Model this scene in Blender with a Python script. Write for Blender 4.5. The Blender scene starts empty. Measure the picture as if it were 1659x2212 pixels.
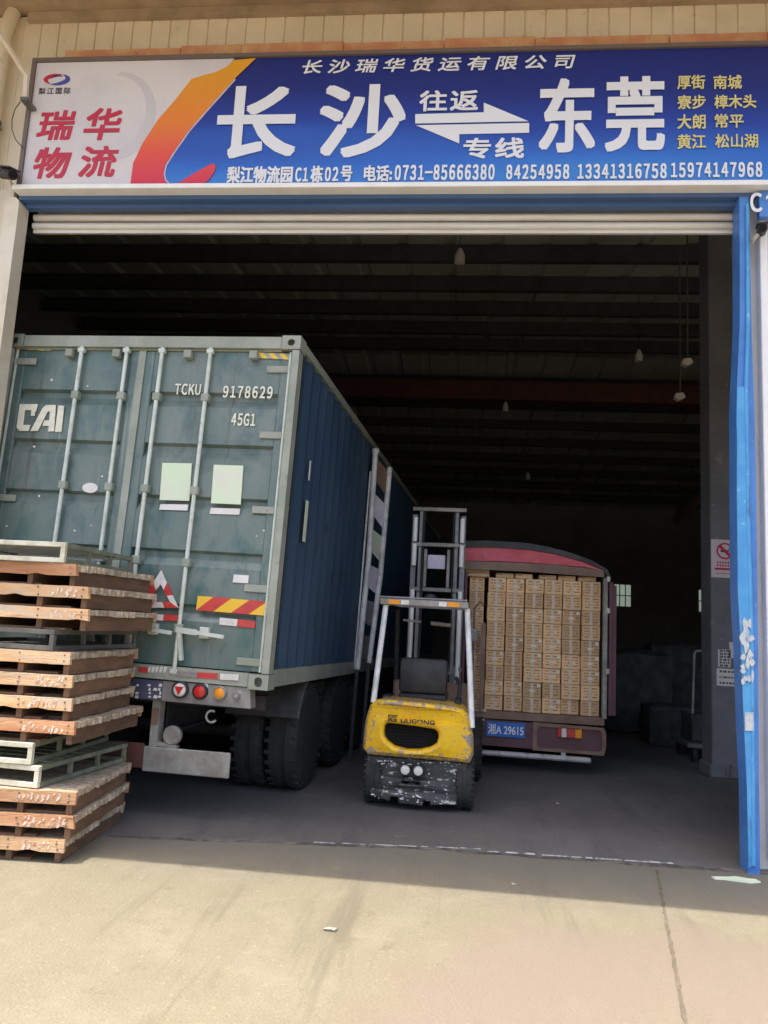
import bpy, bmesh, math, random
from mathutils import Vector, Matrix
R = math.radians
rnd = random.Random(7)
scene = bpy.context.scene
col = scene.collection

# ------------------------------------------------------------------ camera
W, H, FL = 1659.0, 2212.0, 1676.8
PI_, YA, RO = R(8.24), R(-5.94), R(3.01)
CAM = Vector((0, -6.146, 1.603))
F = Vector((math.sin(YA) * math.cos(PI_), math.cos(YA) * math.cos(PI_), math.sin(PI_)))
r0 = Vector((math.cos(YA), -math.sin(YA), 0)); u0 = r0.cross(F)
RT = r0 * math.cos(RO) + u0 * math.sin(RO)
UP = u0 * math.cos(RO) - r0 * math.sin(RO)
cam = bpy.data.cameras.new('camera'); camo = bpy.data.objects.new('camera', cam); col.objects.link(camo)
cam.sensor_fit = 'VERTICAL'; cam.sensor_height = 36; cam.lens = 36 * FL / H
cam.clip_start = .05; cam.clip_end = 2000
camo.matrix_world = Matrix(((RT.x, UP.x, -F.x, CAM.x), (RT.y, UP.y, -F.y, CAM.y), (RT.z, UP.z, -F.z, CAM.z), (0, 0, 0, 1)))
scene.camera = camo

def ray(x, y): return F + RT * ((x - W / 2) / FL) - UP * ((y - H / 2) / FL)
def at(x, y, Y):                       # where the view ray of a photo point meets the upright plane y = Y
    d = ray(x, y); return CAM + d * ((Y - CAM.y) / d.y)
def gnd(x, y, z=0.0):
    d = ray(x, y); return CAM + d * ((z - CAM.z) / d.z)

# ------------------------------------------------------------------ light
world = bpy.data.worlds.new('World'); scene.world = world; world.use_nodes = True
wn = world.node_tree.nodes; wl = world.node_tree.links
sky = wn.new('ShaderNodeTexSky'); sky.sky_type = 'NISHITA'; sky.sun_disc = False
sky.sun_elevation = R(78.8); sky.sun_rotation = R(225); sky.air_density = .9; sky.dust_density = 5.0; sky.ozone_density = .6
wl.new(sky.outputs[0], wn['Background'].inputs[0]); wn['Background'].inputs[1].default_value = .15
sun = bpy.data.lights.new('sun', 'SUN'); suno = bpy.data.objects.new('sun', sun); col.objects.link(suno)
sun.energy = 2.0; sun.angle = R(.5); sun.color = (1, .94, .82)
SUNV = Vector((-.14, -.14, 1)).normalized()
suno.rotation_euler = (-SUNV).to_track_quat('-Z', 'Y').to_euler()
suno.location = (0, -10, 20)
vs = scene.view_settings
scene.display_settings.display_device = 'sRGB'
vs.view_transform = 'Standard'; vs.look = 'None'; vs.exposure = 1.5; vs.gamma = 1
try: vs.use_curve_mapping = False
except Exception: pass
scene.cycles.max_bounces = 10; scene.cycles.diffuse_bounces = 6

# ------------------------------------------------------------------ materials
MATS = {}
def mat(name, base, rough=.6, metal=0.0, c2=None, scale=6.0, lo=.42, hi=.62, c3=None, scale3=30.0, lo3=.62, hi3=.7,
        bump=0.0, bscale=60.0, stretch=None, rand=0.0, spec=.5, detail=6.0, extra=()):
    if name in MATS: return MATS[name]
    m = bpy.data.materials.new(name); m.use_nodes = True
    n = m.node_tree.nodes; l = m.node_tree.links; b = n['Principled BSDF']
    b.inputs['Roughness'].default_value = rough; b.inputs['Metallic'].default_value = metal
    b.inputs['Specular IOR Level'].default_value = spec
    b.inputs['Base Color'].default_value = (*base, 1)
    tc = n.new('ShaderNodeTexCoord'); src = tc.outputs['Object']
    oi = n.new('ShaderNodeObjectInfo')
    add = n.new('ShaderNodeVectorMath'); add.operation = 'ADD'; l.new(src, add.inputs[0])
    sc = n.new('ShaderNodeVectorMath'); sc.operation = 'SCALE'; sc.inputs[0].default_value = (7, 5, 3)
    l.new(oi.outputs['Random'], sc.inputs['Scale']); l.new(sc.outputs[0], add.inputs[1]); src = add.outputs[0]
    if stretch:
        mp = n.new('ShaderNodeMapping'); mp.inputs['Scale'].default_value = stretch; l.new(src, mp.inputs[0]); src = mp.outputs[0]
    def rgb(c): q = n.new('ShaderNodeRGB'); q.outputs[0].default_value = (*c, 1); return q.outputs[0]
    cur = rgb(base)
    def layer(cur, c, s, a, z):
        nonlocal src
        nz = n.new('ShaderNodeTexNoise'); nz.inputs['Scale'].default_value = s; nz.inputs['Detail'].default_value = detail
        nz.inputs['Roughness'].default_value = .65
        l.new(src, nz.inputs['Vector'])
        mr = n.new('ShaderNodeMapRange'); mr.inputs[1].default_value = a; mr.inputs[2].default_value = z; mr.clamp = True
        l.new(nz.outputs[0], mr.inputs[0])
        mx = n.new('ShaderNodeMix'); mx.data_type = 'RGBA'
        l.new(mr.outputs[0], mx.inputs['Factor']); l.new(cur, mx.inputs['A']); l.new(rgb(c), mx.inputs['B'])
        return mx.outputs['Result']
    if c2: cur = layer(cur, c2, scale, lo, hi)
    if c3: cur = layer(cur, c3, scale3, lo3, hi3)
    for (ec, es, el, eh, est) in extra:
        mp2 = n.new('ShaderNodeMapping'); mp2.inputs['Scale'].default_value = est; l.new(add.outputs[0], mp2.inputs[0])
        keep = src; src = mp2.outputs[0]; cur = layer(cur, ec, es, el, eh); src = keep
    if rand:
        hs = n.new('ShaderNodeHueSaturation'); mr = n.new('ShaderNodeMapRange')
        mr.inputs[3].default_value = 1 - rand; mr.inputs[4].default_value = 1 + rand
        l.new(oi.outputs['Random'], mr.inputs[0]); l.new(mr.outputs[0], hs.inputs['Value']); l.new(cur, hs.inputs['Color']); cur = hs.outputs[0]
    l.new(cur, b.inputs['Base Color'])
    if bump:
        nz = n.new('ShaderNodeTexNoise'); nz.inputs['Scale'].default_value = bscale; nz.inputs['Detail'].default_value = 5
        l.new(src, nz.inputs['Vector'])
        bp = n.new('ShaderNodeBump'); bp.inputs['Strength'].default_value = bump; bp.inputs['Distance'].default_value = .02
        l.new(nz.outputs[0], bp.inputs['Height']); l.new(bp.outputs[0], b.inputs['Normal'])
    MATS[name] = m; return m

def gradient_print(name, stops, axis='Z', lo=0, hi=1, extra=None):
    """printed artwork whose ink changes colour across the sheet"""
    m = bpy.data.materials.new(name); m.use_nodes = True
    n = m.node_tree.nodes; l = m.node_tree.links; b = n['Principled BSDF']; b.inputs['Roughness'].default_value = .45
    tc = n.new('ShaderNodeTexCoord'); sx = n.new('ShaderNodeSeparateXYZ'); l.new(tc.outputs['Object'], sx.inputs[0])
    mr = n.new('ShaderNodeMapRange'); mr.inputs[1].default_value = lo; mr.inputs[2].default_value = hi; l.new(sx.outputs[axis], mr.inputs[0])
    fac = mr.outputs[0]
    if extra:
        nz = n.new('ShaderNodeTexNoise'); nz.inputs['Scale'].default_value = extra[1]; nz.inputs['Detail'].default_value = 1.5
        mp = n.new('ShaderNodeMapping'); mp.inputs['Rotation'].default_value = (0, R(28), 0); mp.inputs['Scale'].default_value = (.35, 1, 2.4)
        l.new(tc.outputs['Object'], mp.inputs[0]); l.new(mp.outputs[0], nz.inputs['Vector'])
        ma = n.new('ShaderNodeMath'); ma.operation = 'MULTIPLY_ADD'; ma.inputs[1].default_value = extra[0]
        sb = n.new('ShaderNodeMath'); sb.operation = 'SUBTRACT'; sb.inputs[1].default_value = .5
        l.new(nz.outputs[0], sb.inputs[0]); l.new(sb.outputs[0], ma.inputs[0]); l.new(fac, ma.inputs[2]); fac = ma.outputs[0]
    cr = n.new('ShaderNodeValToRGB'); l.new(fac, cr.inputs[0])
    while len(cr.color_ramp.elements) > 1: cr.color_ramp.elements.remove(cr.color_ramp.elements[-1])
    cr.color_ramp.elements[0].position = stops[0][0]; cr.color_ramp.elements[0].color = (*stops[0][1], 1)
    for p, c in stops[1:]:
        e = cr.color_ramp.elements.new(p); e.color = (*c, 1)
    l.new(cr.outputs[0], b.inputs['Base Color']); return m

M_conc = mat('yard_concrete', (.225, .198, .135), .9, c2=(.195, .168, .115), scale=.7, lo=.35, hi=.7, c3=(.255, .225, .165), scale3=2.6, lo3=.5, hi3=.75, bump=.45, bscale=70,
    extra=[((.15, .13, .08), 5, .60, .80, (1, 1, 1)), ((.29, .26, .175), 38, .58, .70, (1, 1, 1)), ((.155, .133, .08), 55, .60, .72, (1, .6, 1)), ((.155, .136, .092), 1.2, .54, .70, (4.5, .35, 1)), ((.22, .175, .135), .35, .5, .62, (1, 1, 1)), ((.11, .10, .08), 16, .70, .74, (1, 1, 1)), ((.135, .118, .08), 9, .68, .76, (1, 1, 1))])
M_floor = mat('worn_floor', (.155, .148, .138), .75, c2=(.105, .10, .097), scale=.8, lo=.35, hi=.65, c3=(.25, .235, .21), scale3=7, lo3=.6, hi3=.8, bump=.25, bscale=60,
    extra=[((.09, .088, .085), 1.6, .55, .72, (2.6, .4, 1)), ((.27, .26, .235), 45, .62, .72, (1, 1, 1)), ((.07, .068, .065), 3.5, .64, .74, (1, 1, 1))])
M_joint = mat('joint_dirt', (.07, .065, .06), .95, c2=(.2, .18, .15), scale=8)
M_linepaint = mat('worn_white_paint', (.62, .62, .6), .8, c2=(.2, .2, .2), scale=14, lo=.45, hi=.6)
M_clad = mat('cream_cladding', (.80, .70, .52), .5, c2=(.70, .61, .44), scale=1.3, c3=(.42, .32, .19), scale3=5, lo3=.62, hi3=.8)
M_soffit = mat('brown_soffit', (.42, .31, .2), .7, c2=(.3, .22, .14), scale=2)
M_rust = mat('rusty_angle', (.55, .22, .10), .7, c2=(.62, .36, .16), scale=5, c3=(.3, .12, .06), scale3=20)
M_dark = mat('hall_wall', (.36, .35, .34), .85, c2=(.26, .25, .24), scale=.7, lo=.3, hi=.7)
M_roof = mat('roof_sheet', (.55, .55, .50), .8, c2=(.44, .46, .36), scale=.5)
M_purlin = mat('purlin_steel', (.07, .07, .07), .7, c2=(.05, .05, .05), scale=3)
M_redbeam = mat('red_oxide', (.17, .06, .042), .7, c2=(.12, .05, .04), scale=3)
M_colm = mat('column_paint', (.19, .19, .20), .8, c2=(.15, .15, .165), scale=2, c3=(.29, .28, .27), scale3=7)
M_blue = mat('blue_paint', (.08, .24, .62), .4, c2=(.06, .19, .52), scale=4, c3=(.20, .42, .75), scale3=11, lo3=.62, hi3=.75)
M_bluel = mat('bright_blue_paint', (.09, .37, .70), .32, c2=(.07, .30, .64), scale=5, c3=(.32, .55, .78), scale3=14, lo3=.63, hi3=.72, bump=.1, bscale=12, extra=[((.05, .12, .26), 6, .6, .72, (1, 1, .3)), ((.25, .17, .12), 30, .68, .73, (1, 1, 1))])
M_white = mat('white_enamel', (.92, .91, .88), .35, c2=(.86, .84, .8), scale=4)
M_cream = mat('cream_enamel', (.75, .68, .54), .45, c2=(.66, .58, .44), scale=3, c3=(.5, .42, .3), scale3=18, lo3=.66, hi3=.76)
M_slat = mat('shutter_metal', (.72, .68, .62), .4, metal=.1, c2=(.6, .55, .48), scale=3, stretch=(.3, 1, 6))
M_ink_w = mat('white_vinyl', (.82, .82, .84), .45)
M_ink_g = mat('gold_vinyl', (.72, .62, .25), .45)
M_ink_r = mat('red_vinyl', (.55, .02, .05), .45)
M_ink_k = mat('black_ink', (.03, .03, .04), .5)
M_ink_b = mat('navy_vinyl', (.06, .08, .35), .45)
M_signw = mat('white_sign_sheet', (.74, .68, .66), .45, c2=(.66, .61, .62), scale=1.5)
M_swirl = mat('grey_swirl_print', (.62, .58, .58), .45)
M_frame = mat('bronze_frame', (.16, .12, .10), .45)
M_green = mat('faded_green_paint', (.10, .16, .14), .36, c2=(.19, .225, .205), scale=1.7, lo=.35, hi=.7, c3=(.05, .12, .115), scale3=4, lo3=.52, hi3=.7, stretch=(1, 1, .55), bump=.05, bscale=20,
    extra=[((.075, .075, .055), 2.2, .58, .74, (5, 1, .22)), ((.30, .33, .29), 3.0, .62, .74, (6, 1, .18)), ((.06, .10, .10), 1.1, .54, .72, (1, 1, 1.3)), ((.17, .10, .06), 26, .69, .74, (1, 1, 1)), ((.34, .37, .33), 40, .70, .75, (1, 1, 2.5))])
M_bside = mat('dark_blue_corrugated', (.034, .072, .125), .5, c2=(.05, .095, .15), scale=2, stretch=(1, 1, .3), c3=(.02, .035, .05), scale3=7, extra=[((.07, .09, .10), 3, .62, .76, (1, 5, .15)), ((.10, .06, .04), 18, .69, .75, (1, 1, .5))])
M_gframe = mat('container_frame_paint', (.27, .30, .24), .5, c2=(.36, .37, .31), scale=3, c3=(.22, .2, .15), scale3=16, lo3=.6, hi3=.7)
M_rod = mat('galvanised_rod', (.66, .70, .62), .4, metal=.1, c2=(.52, .56, .48), scale=7, c3=(.35, .25, .18), scale3=24, lo3=.64, hi3=.72)
M_gask = mat('gasket_rubber', (.12, .15, .13), .7)
M_black = mat('black_paint', (.022, .022, .024), .55, c2=(.04, .04, .04), scale=6)
M_rubber = mat('tyre_rubber', (.022, .022, .022), .85, c2=(.038, .036, .034), scale=8)
M_void = mat('unlit_hollow', (.008, .008, .008), 1)
M_paper = mat('paper', (.78, .74, .72), .7, c2=(.68, .66, .62), scale=6)
M_paperg = mat('greenish_paper', (.66, .78, .55), .6, c2=(.72, .72, .6), scale=4)
M_let = mat('cream_lettering', (.78, .76, .62), .5, c2=(.6, .6, .48), scale=30, lo=.5, hi=.7)
M_red = mat('reflective_red', (.62, .06, .05), .35, c2=(.5, .05, .05), scale=9)
M_refw = mat('reflective_white', (.80, .78, .74), .35, c2=(.65, .62, .58), scale=9)
M_yel = mat('reflective_yellow', (.85, .52, .04), .35)
M_org = mat('orange_lens', (.85, .32, .02), .25)
M_lens = mat('red_lens', (.6, .03, .025), .2)
M_beam = mat('trailer_paint', (.30, .28, .26), .55, c2=(.2, .19, .19), scale=5, c3=(.42, .38, .34), scale3=15)
M_beamb = mat('blue_black_paint', (.06, .065, .12), .55, c2=(.1, .1, .14), scale=6)
M_guard = mat('dirty_guard_steel', (.34, .33, .29), .6, c2=(.22, .2, .18), scale=5, c3=(.46, .44, .4), scale3=12)
M_mud = mat('mudguard_steel', (.05, .05, .05), .5, c2=(.09, .085, .08), scale=4)
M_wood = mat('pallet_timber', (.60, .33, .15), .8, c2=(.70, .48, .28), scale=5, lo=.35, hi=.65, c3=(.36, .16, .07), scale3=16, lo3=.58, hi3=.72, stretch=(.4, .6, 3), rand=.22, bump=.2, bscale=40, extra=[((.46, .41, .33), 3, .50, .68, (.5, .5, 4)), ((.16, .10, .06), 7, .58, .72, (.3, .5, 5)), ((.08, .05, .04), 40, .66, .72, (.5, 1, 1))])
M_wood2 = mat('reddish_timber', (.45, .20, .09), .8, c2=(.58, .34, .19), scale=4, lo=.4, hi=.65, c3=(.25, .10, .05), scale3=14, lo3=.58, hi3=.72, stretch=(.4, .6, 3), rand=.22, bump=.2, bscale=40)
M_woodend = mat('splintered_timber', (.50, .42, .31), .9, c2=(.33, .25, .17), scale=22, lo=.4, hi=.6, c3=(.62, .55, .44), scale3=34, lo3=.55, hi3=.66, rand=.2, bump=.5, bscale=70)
M_woodshade = mat('shaded_timber', (.15, .085, .05), .85, c2=(.22, .12, .065), scale=6, stretch=(.4, .6, 3), rand=.2)  # darker copy of the pallet timber, the shade on the sides put into its colour
M_steelp = mat('cream_steel', (.66, .64, .52), .5, c2=(.5, .47, .36), scale=8, c3=(.32, .2, .12), scale3=20, lo3=.63, hi3=.72)
M_steeld = mat('dark_steel', (.10, .10, .09), .6, c2=(.16, .15, .13), scale=6)
M_steelg = mat('green_grey_steel', (.16, .18, .12), .6, c2=(.26, .26, .19), scale=9)
M_sten = mat('stencil_paint', (.78, .66, .55), .8, c2=(.5, .3, .2), scale=40, lo=.45, hi=.6)
M_fky = mat('chipped_yellow_paint', (.88, .55, .012), .35, c2=(.82, .43, .01), scale=5, c3=(.50, .34, .17), scale3=13, lo3=.60, hi3=.66, bump=.06, bscale=25)
def add_wear(m):
    n = m.node_tree.nodes; l = m.node_tree.links; b = n['Principled BSDF']; cur = b.inputs['Base Color'].links[0].from_socket
    tc = n.new('ShaderNodeTexCoord'); sx = n.new('ShaderNodeSeparateXYZ'); l.new(tc.outputs['Object'], sx.inputs[0])
    def M(op, *a):
        q = n.new('ShaderNodeMath'); q.operation = op
        for i, v in enumerate(a):
            if isinstance(v, (int, float)): q.inputs[i].default_value = v
            else: l.new(v, q.inputs[i])
        return q.outputs[0]
    def MR(v, a, c):
        q = n.new('ShaderNodeMapRange'); q.inputs[1].default_value = a; q.inputs[2].default_value = c; l.new(v, q.inputs[0]); return q.outputs[0]
    nz = n.new('ShaderNodeTexNoise'); nz.inputs['Scale'].default_value = 19; nz.inputs['Detail'].default_value = 7; nz.inputs['Roughness'].default_value = .72
    l.new(tc.outputs['Object'], nz.inputs['Vector'])
    edge = M('MAXIMUM', MR(sx.outputs['Z'], .56, .455), M('MAXIMUM', MR(M('ABSOLUTE', sx.outputs['X']), .36, .47), MR(sx.outputs['Z'], .87, .94)))
    f = MR(M('ADD', nz.outputs[0], M('MULTIPLY', edge, .17)), .64, .67)
    for fac, c in ((MR(M('ADD', nz.outputs[0], M('MULTIPLY', edge, .17)), .60, .65), (.50, .30, .12, 1)), (f, (.30, .27, .24, 1))):
        mx = n.new('ShaderNodeMix'); mx.data_type = 'RGBA'; l.new(fac, mx.inputs['Factor']); l.new(cur, mx.inputs['A']); mx.inputs['B'].default_value = c; cur = mx.outputs['Result']
    l.new(cur, b.inputs['Base Color'])
add_wear(M_fky)
M_fkb = mat('chipped_black_paint', (.028, .028, .028), .5, c2=(.055, .055, .055), scale=6, c3=(.55, .53, .50), scale3=11, lo3=.58, hi3=.62, stretch=(1, 1, 2.4), extra=[((.62, .60, .57), 24, .64, .67, (1, 1, 2.8)), ((.16, .13, .10), 9, .6, .7, (1, 1, 1))])
M_chrome = mat('pale_steel_tube', (.86, .86, .84), .35, metal=.0, c2=(.6, .6, .6), scale=6)
M_steel = mat('mast_steel', (.24, .24, .25), .45, metal=.3, c2=(.15, .15, .16), scale=8)
M_glassl = mat('lamp_glass', (.72, .72, .66), .15)
M_tarpk = mat('black_tarp', (.045, .045, .047), .6, c2=(.075, .075, .08), scale=3, bump=.3, bscale=9)
M_tarpr = mat('red_tarp', (.74, .15, .19), .6, c2=(.64, .10, .13), scale=5, c3=(.62, .25, .22), scale3=12, bump=.4, bscale=14)
M_brown = mat('brown_truck_paint', (.26, .165, .115), .5, c2=(.19, .11, .08), scale=5, c3=(.28, .21, .16), scale3=14)
M_plum = mat('plum_truck_paint', (.14, .06, .075), .5, c2=(.1, .045, .05), scale=5)
M_plate = mat('blue_plate', (.02, .16, .55), .35)
M_bare = mat('worn_silver_bumper', (.62, .6, .6), .35, metal=.2, c2=(.4, .34, .34), scale=7, lo=.5, hi=.6)
M_lamp = mat('pale_shade', (.7, .66, .62), .5)
M_grey = mat('dark_cloth', (.045, .045, .045), .9, c2=(.075, .075, .075), scale=5, bump=.4, bscale=8)
M_pink = mat('pale_pink_notice', (.74, .62, .66), .5)
M_teal = mat('teal_trim', (.30, .55, .58), .45)
M_pale = mat('pale_panel', (.78, .74, .70), .5, c2=(.70, .68, .62), scale=2)
M_palebl = mat('violet_print', (.66, .58, .76), .5, c2=(.76, .72, .78), scale=5)

M_pane = mat('dusty_glass', (.62, .68, .50), .35)
M_pane.node_tree.nodes['Principled BSDF'].inputs['Transmission Weight'].default_value = .85
def carton_mat():
    m = mat('printed_kraft', (.80, .54, .29), .8, c2=(.74, .48, .25), scale=14, rand=.24, c3=(.50, .33, .19), scale3=5, lo3=.55, hi3=.75, bump=.12, bscale=25)
    n = m.node_tree.nodes; l = m.node_tree.links; b = n['Principled BSDF']
    cur = b.inputs['Base Color'].links[0].from_socket
    tc = n.new('ShaderNodeTexCoord'); sx = n.new('ShaderNodeSeparateXYZ'); l.new(tc.outputs['Object'], sx.inputs[0])
    def mth(op, a, bv):
        q = n.new('ShaderNodeMath'); q.operation = op
        for i, v in enumerate((a, bv)):
            if isinstance(v, (int, float)): q.inputs[i].default_value = v
            else: l.new(v, q.inputs[i])
        return q.outputs[0]
    lines = mth('GREATER_THAN', mth('SINE', mth('MULTIPLY', sx.outputs['Z'], 190.), 0), .15)
    inx = mth('LESS_THAN', mth('ABSOLUTE', sx.outputs['X'], 0), .082)
    inz = mth('LESS_THAN', mth('ABSOLUTE', mth('SUBTRACT', sx.outputs['Z'], .087), 0), .066)
    nz = n.new('ShaderNodeTexNoise'); nz.inputs['Scale'].default_value = 55; nz.inputs['Detail'].default_value = 2
    mp = n.new('ShaderNodeMapping'); mp.inputs['Scale'].default_value = (1, 1, .35)
    l.new(tc.outputs['Object'], mp.inputs[0]); l.new(mp.outputs[0], nz.inputs['Vector'])
    wd = mth('GREATER_THAN', nz.outputs[0], .46)
    msk = mth('MULTIPLY', mth('MULTIPLY', lines, wd), mth('MULTIPLY', inx, inz))
    mx = n.new('ShaderNodeMix'); mx.data_type = 'RGBA'
    l.new(mth('MULTIPLY', msk, .75), mx.inputs['Factor']); l.new(cur, mx.inputs['A']); mx.inputs['B'].default_value = (.33, .12, .07, 1)
    l.new(mx.outputs['Result'], b.inputs['Base Color']); return m
M_carton = carton_mat()
M_tape = mat('pale_tape', (.66, .56, .42), .35)
M_ctag = mat('carton_label', (.80, .74, .60), .6)
M_signb = gradient_print('blue_sign_print', [(0, (.035, .22, .64)), (.15, (.02, .14, .58)), (.42, (.008, .045, .36)), (.75, (.006, .018, .20)), (1, (.008, .016, .16))], lo=5.22, hi=6.40, extra=(.75, .7))
M_signo = gradient_print('orange_swoosh_print', [(0, (.68, .02, .07)), (.25, (.80, .08, .04)), (.5, (.84, .22, .015)), (1, (.80, .38, .01))], lo=5.22, hi=6.40)

def threshold_shade(m):
    # greys the yard slab towards the doorway: the building's shade put into its colour
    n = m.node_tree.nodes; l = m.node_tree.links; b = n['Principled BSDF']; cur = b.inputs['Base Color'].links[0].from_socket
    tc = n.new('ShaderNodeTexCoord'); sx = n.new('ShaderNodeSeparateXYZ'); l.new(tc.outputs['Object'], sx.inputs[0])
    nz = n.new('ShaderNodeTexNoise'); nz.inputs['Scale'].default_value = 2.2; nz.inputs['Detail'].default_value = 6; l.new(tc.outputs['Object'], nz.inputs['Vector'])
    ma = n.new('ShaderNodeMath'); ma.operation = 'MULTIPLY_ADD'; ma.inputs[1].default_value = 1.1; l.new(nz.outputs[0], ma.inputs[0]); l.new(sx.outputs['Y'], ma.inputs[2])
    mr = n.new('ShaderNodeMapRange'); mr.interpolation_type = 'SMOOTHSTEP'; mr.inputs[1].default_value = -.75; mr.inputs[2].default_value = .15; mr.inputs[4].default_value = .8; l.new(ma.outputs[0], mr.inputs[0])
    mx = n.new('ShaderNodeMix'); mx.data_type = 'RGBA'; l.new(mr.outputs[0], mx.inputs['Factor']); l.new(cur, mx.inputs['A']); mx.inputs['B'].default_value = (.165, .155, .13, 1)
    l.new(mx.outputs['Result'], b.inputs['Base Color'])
threshold_shade(M_conc)

# ------------------------------------------------------------------ mesh helpers
class G:
    def __init__(s): s.bm = bmesh.new(); s.mi = 0
    def _tag(s, faces):
        for f in faces: f.material_index = s.mi
    def box(s, x0, x1, y0, y1, z0, z1, bev=0.0, seg=1):
        t = bmesh.new()
        v = [t.verts.new(p) for p in ((x0, y0, z0), (x1, y0, z0), (x1, y1, z0), (x0, y1, z0), (x0, y0, z1), (x1, y0, z1), (x1, y1, z1), (x0, y1, z1))]
        for q in ((0, 3, 2, 1), (4, 5, 6, 7), (0, 1, 5, 4), (1, 2, 6, 5), (2, 3, 7, 6), (3, 0, 4, 7)): t.faces.new([v[i] for i in q])
        if bev: bmesh.ops.bevel(t, geom=t.edges[:], offset=bev, segments=seg, affect='EDGES', profile=.5)
        s.merge(t); return s
    def merge(s, t, M=None):
        mp = {}
        for v in t.verts: mp[v] = s.bm.verts.new(M @ v.co if M else v.co)
        for f in t.faces:
            try: s.bm.faces.new([mp[v] for v in f.verts]).material_index = s.mi
            except ValueError: pass
        t.free(); return s
    def prism(s, pts, y0, y1):               # outline in x,z pushed from y0 to y1
        n = len(pts)
        a = [s.bm.verts.new((p[0], y0, p[1])) for p in pts]; b = [s.bm.verts.new((p[0], y1, p[1])) for p in pts]
        fs = [s.bm.faces.new(a), s.bm.faces.new(b[::-1])]
        for i in range(n): fs.append(s.bm.faces.new((a[i], b[i], b[(i + 1) % n], a[(i + 1) % n])))
        s._tag(fs); return s
    def slab(s, pts, z0, z1):                # outline in x,y pushed from z0 to z1
        n = len(pts)
        a = [s.bm.verts.new((p[0], p[1], z0)) for p in pts]; b = [s.bm.verts.new((p[0], p[1], z1)) for p in pts]
        fs = [s.bm.faces.new(a), s.bm.faces.new(b[::-1])]
        for i in range(n): fs.append(s.bm.faces.new((a[i], b[i], b[(i + 1) % n], a[(i + 1) % n])))
        s._tag(fs); return s
    def strip(s, prof, fn, t0, t1):          # open profile swept between two parameters
        a = [s.bm.verts.new(fn(p, t0)) for p in prof]; b = [s.bm.verts.new(fn(p, t1)) for p in prof]
        for i in range(len(prof) - 1): s._tag([s.bm.faces.new((a[i], a[i + 1], b[i + 1], b[i]))])
        return s
    def tube(s, pts, r, seg=10, cap=True):
        pts = [Vector(p) for p in pts]; rings = []
        rs = r if isinstance(r, (list, tuple)) else [r] * len(pts)
        up = None
        for i, p in enumerate(pts):
            d = (pts[min(i + 1, len(pts) - 1)] - pts[max(i - 1, 0)]).normalized()
            if up is None: up = d.orthogonal().normalized()
            up = (up - d * up.dot(d)).normalized(); q = d.cross(up)
            rings.append([s.bm.verts.new(p + (up * math.cos(a) + q * math.sin(a)) * rs[i]) for a in [2 * math.pi * k / seg for k in range(seg)]])
        fs = []
        for A, B in zip(rings, rings[1:]):
            for k in range(seg): fs.append(s.bm.faces.new((A[k], A[(k + 1) % seg], B[(k + 1) % seg], B[k])))
        if cap: fs += [s.bm.faces.new(rings[0][::-1]), s.bm.faces.new(rings[-1])]
        s._tag(fs); return s
    def lathe(s, prof, c, ax='x', seg=28):   # profile of (along axis, radius)
        rings = []; c = Vector(c)
        for t, r in prof:
            ring = []
            for k in range(seg):
                a = 2 * math.pi * k / seg; p, q = r * math.cos(a), r * math.sin(a)
                ring.append(s.bm.verts.new(c + Vector({'x': (t, p, q), 'y': (p, t, q), 'z': (p, q, t)}[ax])))
            rings.append(ring)
        fs = []
        for A, B in zip(rings, rings[1:]):
            for k in range(seg): fs.append(s.bm.faces.new((A[k], A[(k + 1) % seg], B[(k + 1) % seg], B[k])))
        fs += [s.bm.faces.new(rings[0][::-1]), s.bm.faces.new(rings[-1])]
        s._tag(fs); return s
    def bar(s, p, q, w, h=None):             # square bar between two points
        p, q = Vector(p), Vector(q); d = (q - p).normalized(); h = h or w
        ref = Vector((0, 0, 1)) if abs(d.z) < .9 else Vector((0, 1, 0))
        a = d.cross(ref).normalized() * w / 2; b = a.cross(d).normalized() * h / 2
        v = [s.bm.verts.new(o + i * a + j * b) for o in (p, q) for i, j in ((-1, -1), (1, -1), (1, 1), (-1, 1))]
        s._tag([s.bm.faces.new([v[i] for i in f]) for f in ((0, 3, 2, 1), (4, 5, 6, 7), (0, 1, 5, 4), (1, 2, 6, 5), (2, 3, 7, 6), (3, 0, 4, 7))]); return s
    def jitter(s, amt, seed=1, cond=None):
        q = random.Random(seed)
        for v in s.bm.verts:
            if cond is None or cond(v.co): v.co += Vector([q.uniform(-amt, amt) for _ in range(3)])
        return s
    def done(s, name, m, parent=None, smooth=30):
        bmesh.ops.recalc_face_normals(s.bm, faces=s.bm.faces[:])
        me = bpy.data.meshes.new(name); s.bm.to_mesh(me); s.bm.free()
        for k in (m if isinstance(m, (list, tuple)) else [m]): me.materials.append(k)
        me.polygons.foreach_set('use_smooth', [True] * len(me.polygons))
        me.set_sharp_from_angle(angle=R(smooth))
        o = bpy.data.objects.new(name, me); col.objects.link(o)
        if parent: o.parent = parent
        return o

def curve_mesh(loops, depth, bevel=0.0, bres=2):
    """filled outline with holes -> mesh lying in x,z with thickness along y (front at -depth)"""
    c = bpy.data.curves.new('outline', 'CURVE'); c.dimensions = '2D'; c.fill_mode = 'BOTH'
    c.extrude = depth; c.bevel_depth = bevel; c.bevel_resolution = bres
    for lp in loops:
        sp = c.splines.new('POLY'); sp.points.add(len(lp) - 1); sp.use_cyclic_u = True
        for i, p in enumerate(lp): sp.points[i].co = (p[0], p[1], 0, 1)
    o = bpy.data.objects.new('outline', c); col.objects.link(o)
    me = bpy.data.meshes.new_from_object(o); t = bmesh.new(); t.from_mesh(me)
    for v in t.verts: v.co = Vector((v.co.x, -v.co.z, v.co.y))
    bpy.data.objects.remove(o); bpy.data.curves.remove(c); bpy.data.meshes.remove(me); return t

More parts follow.
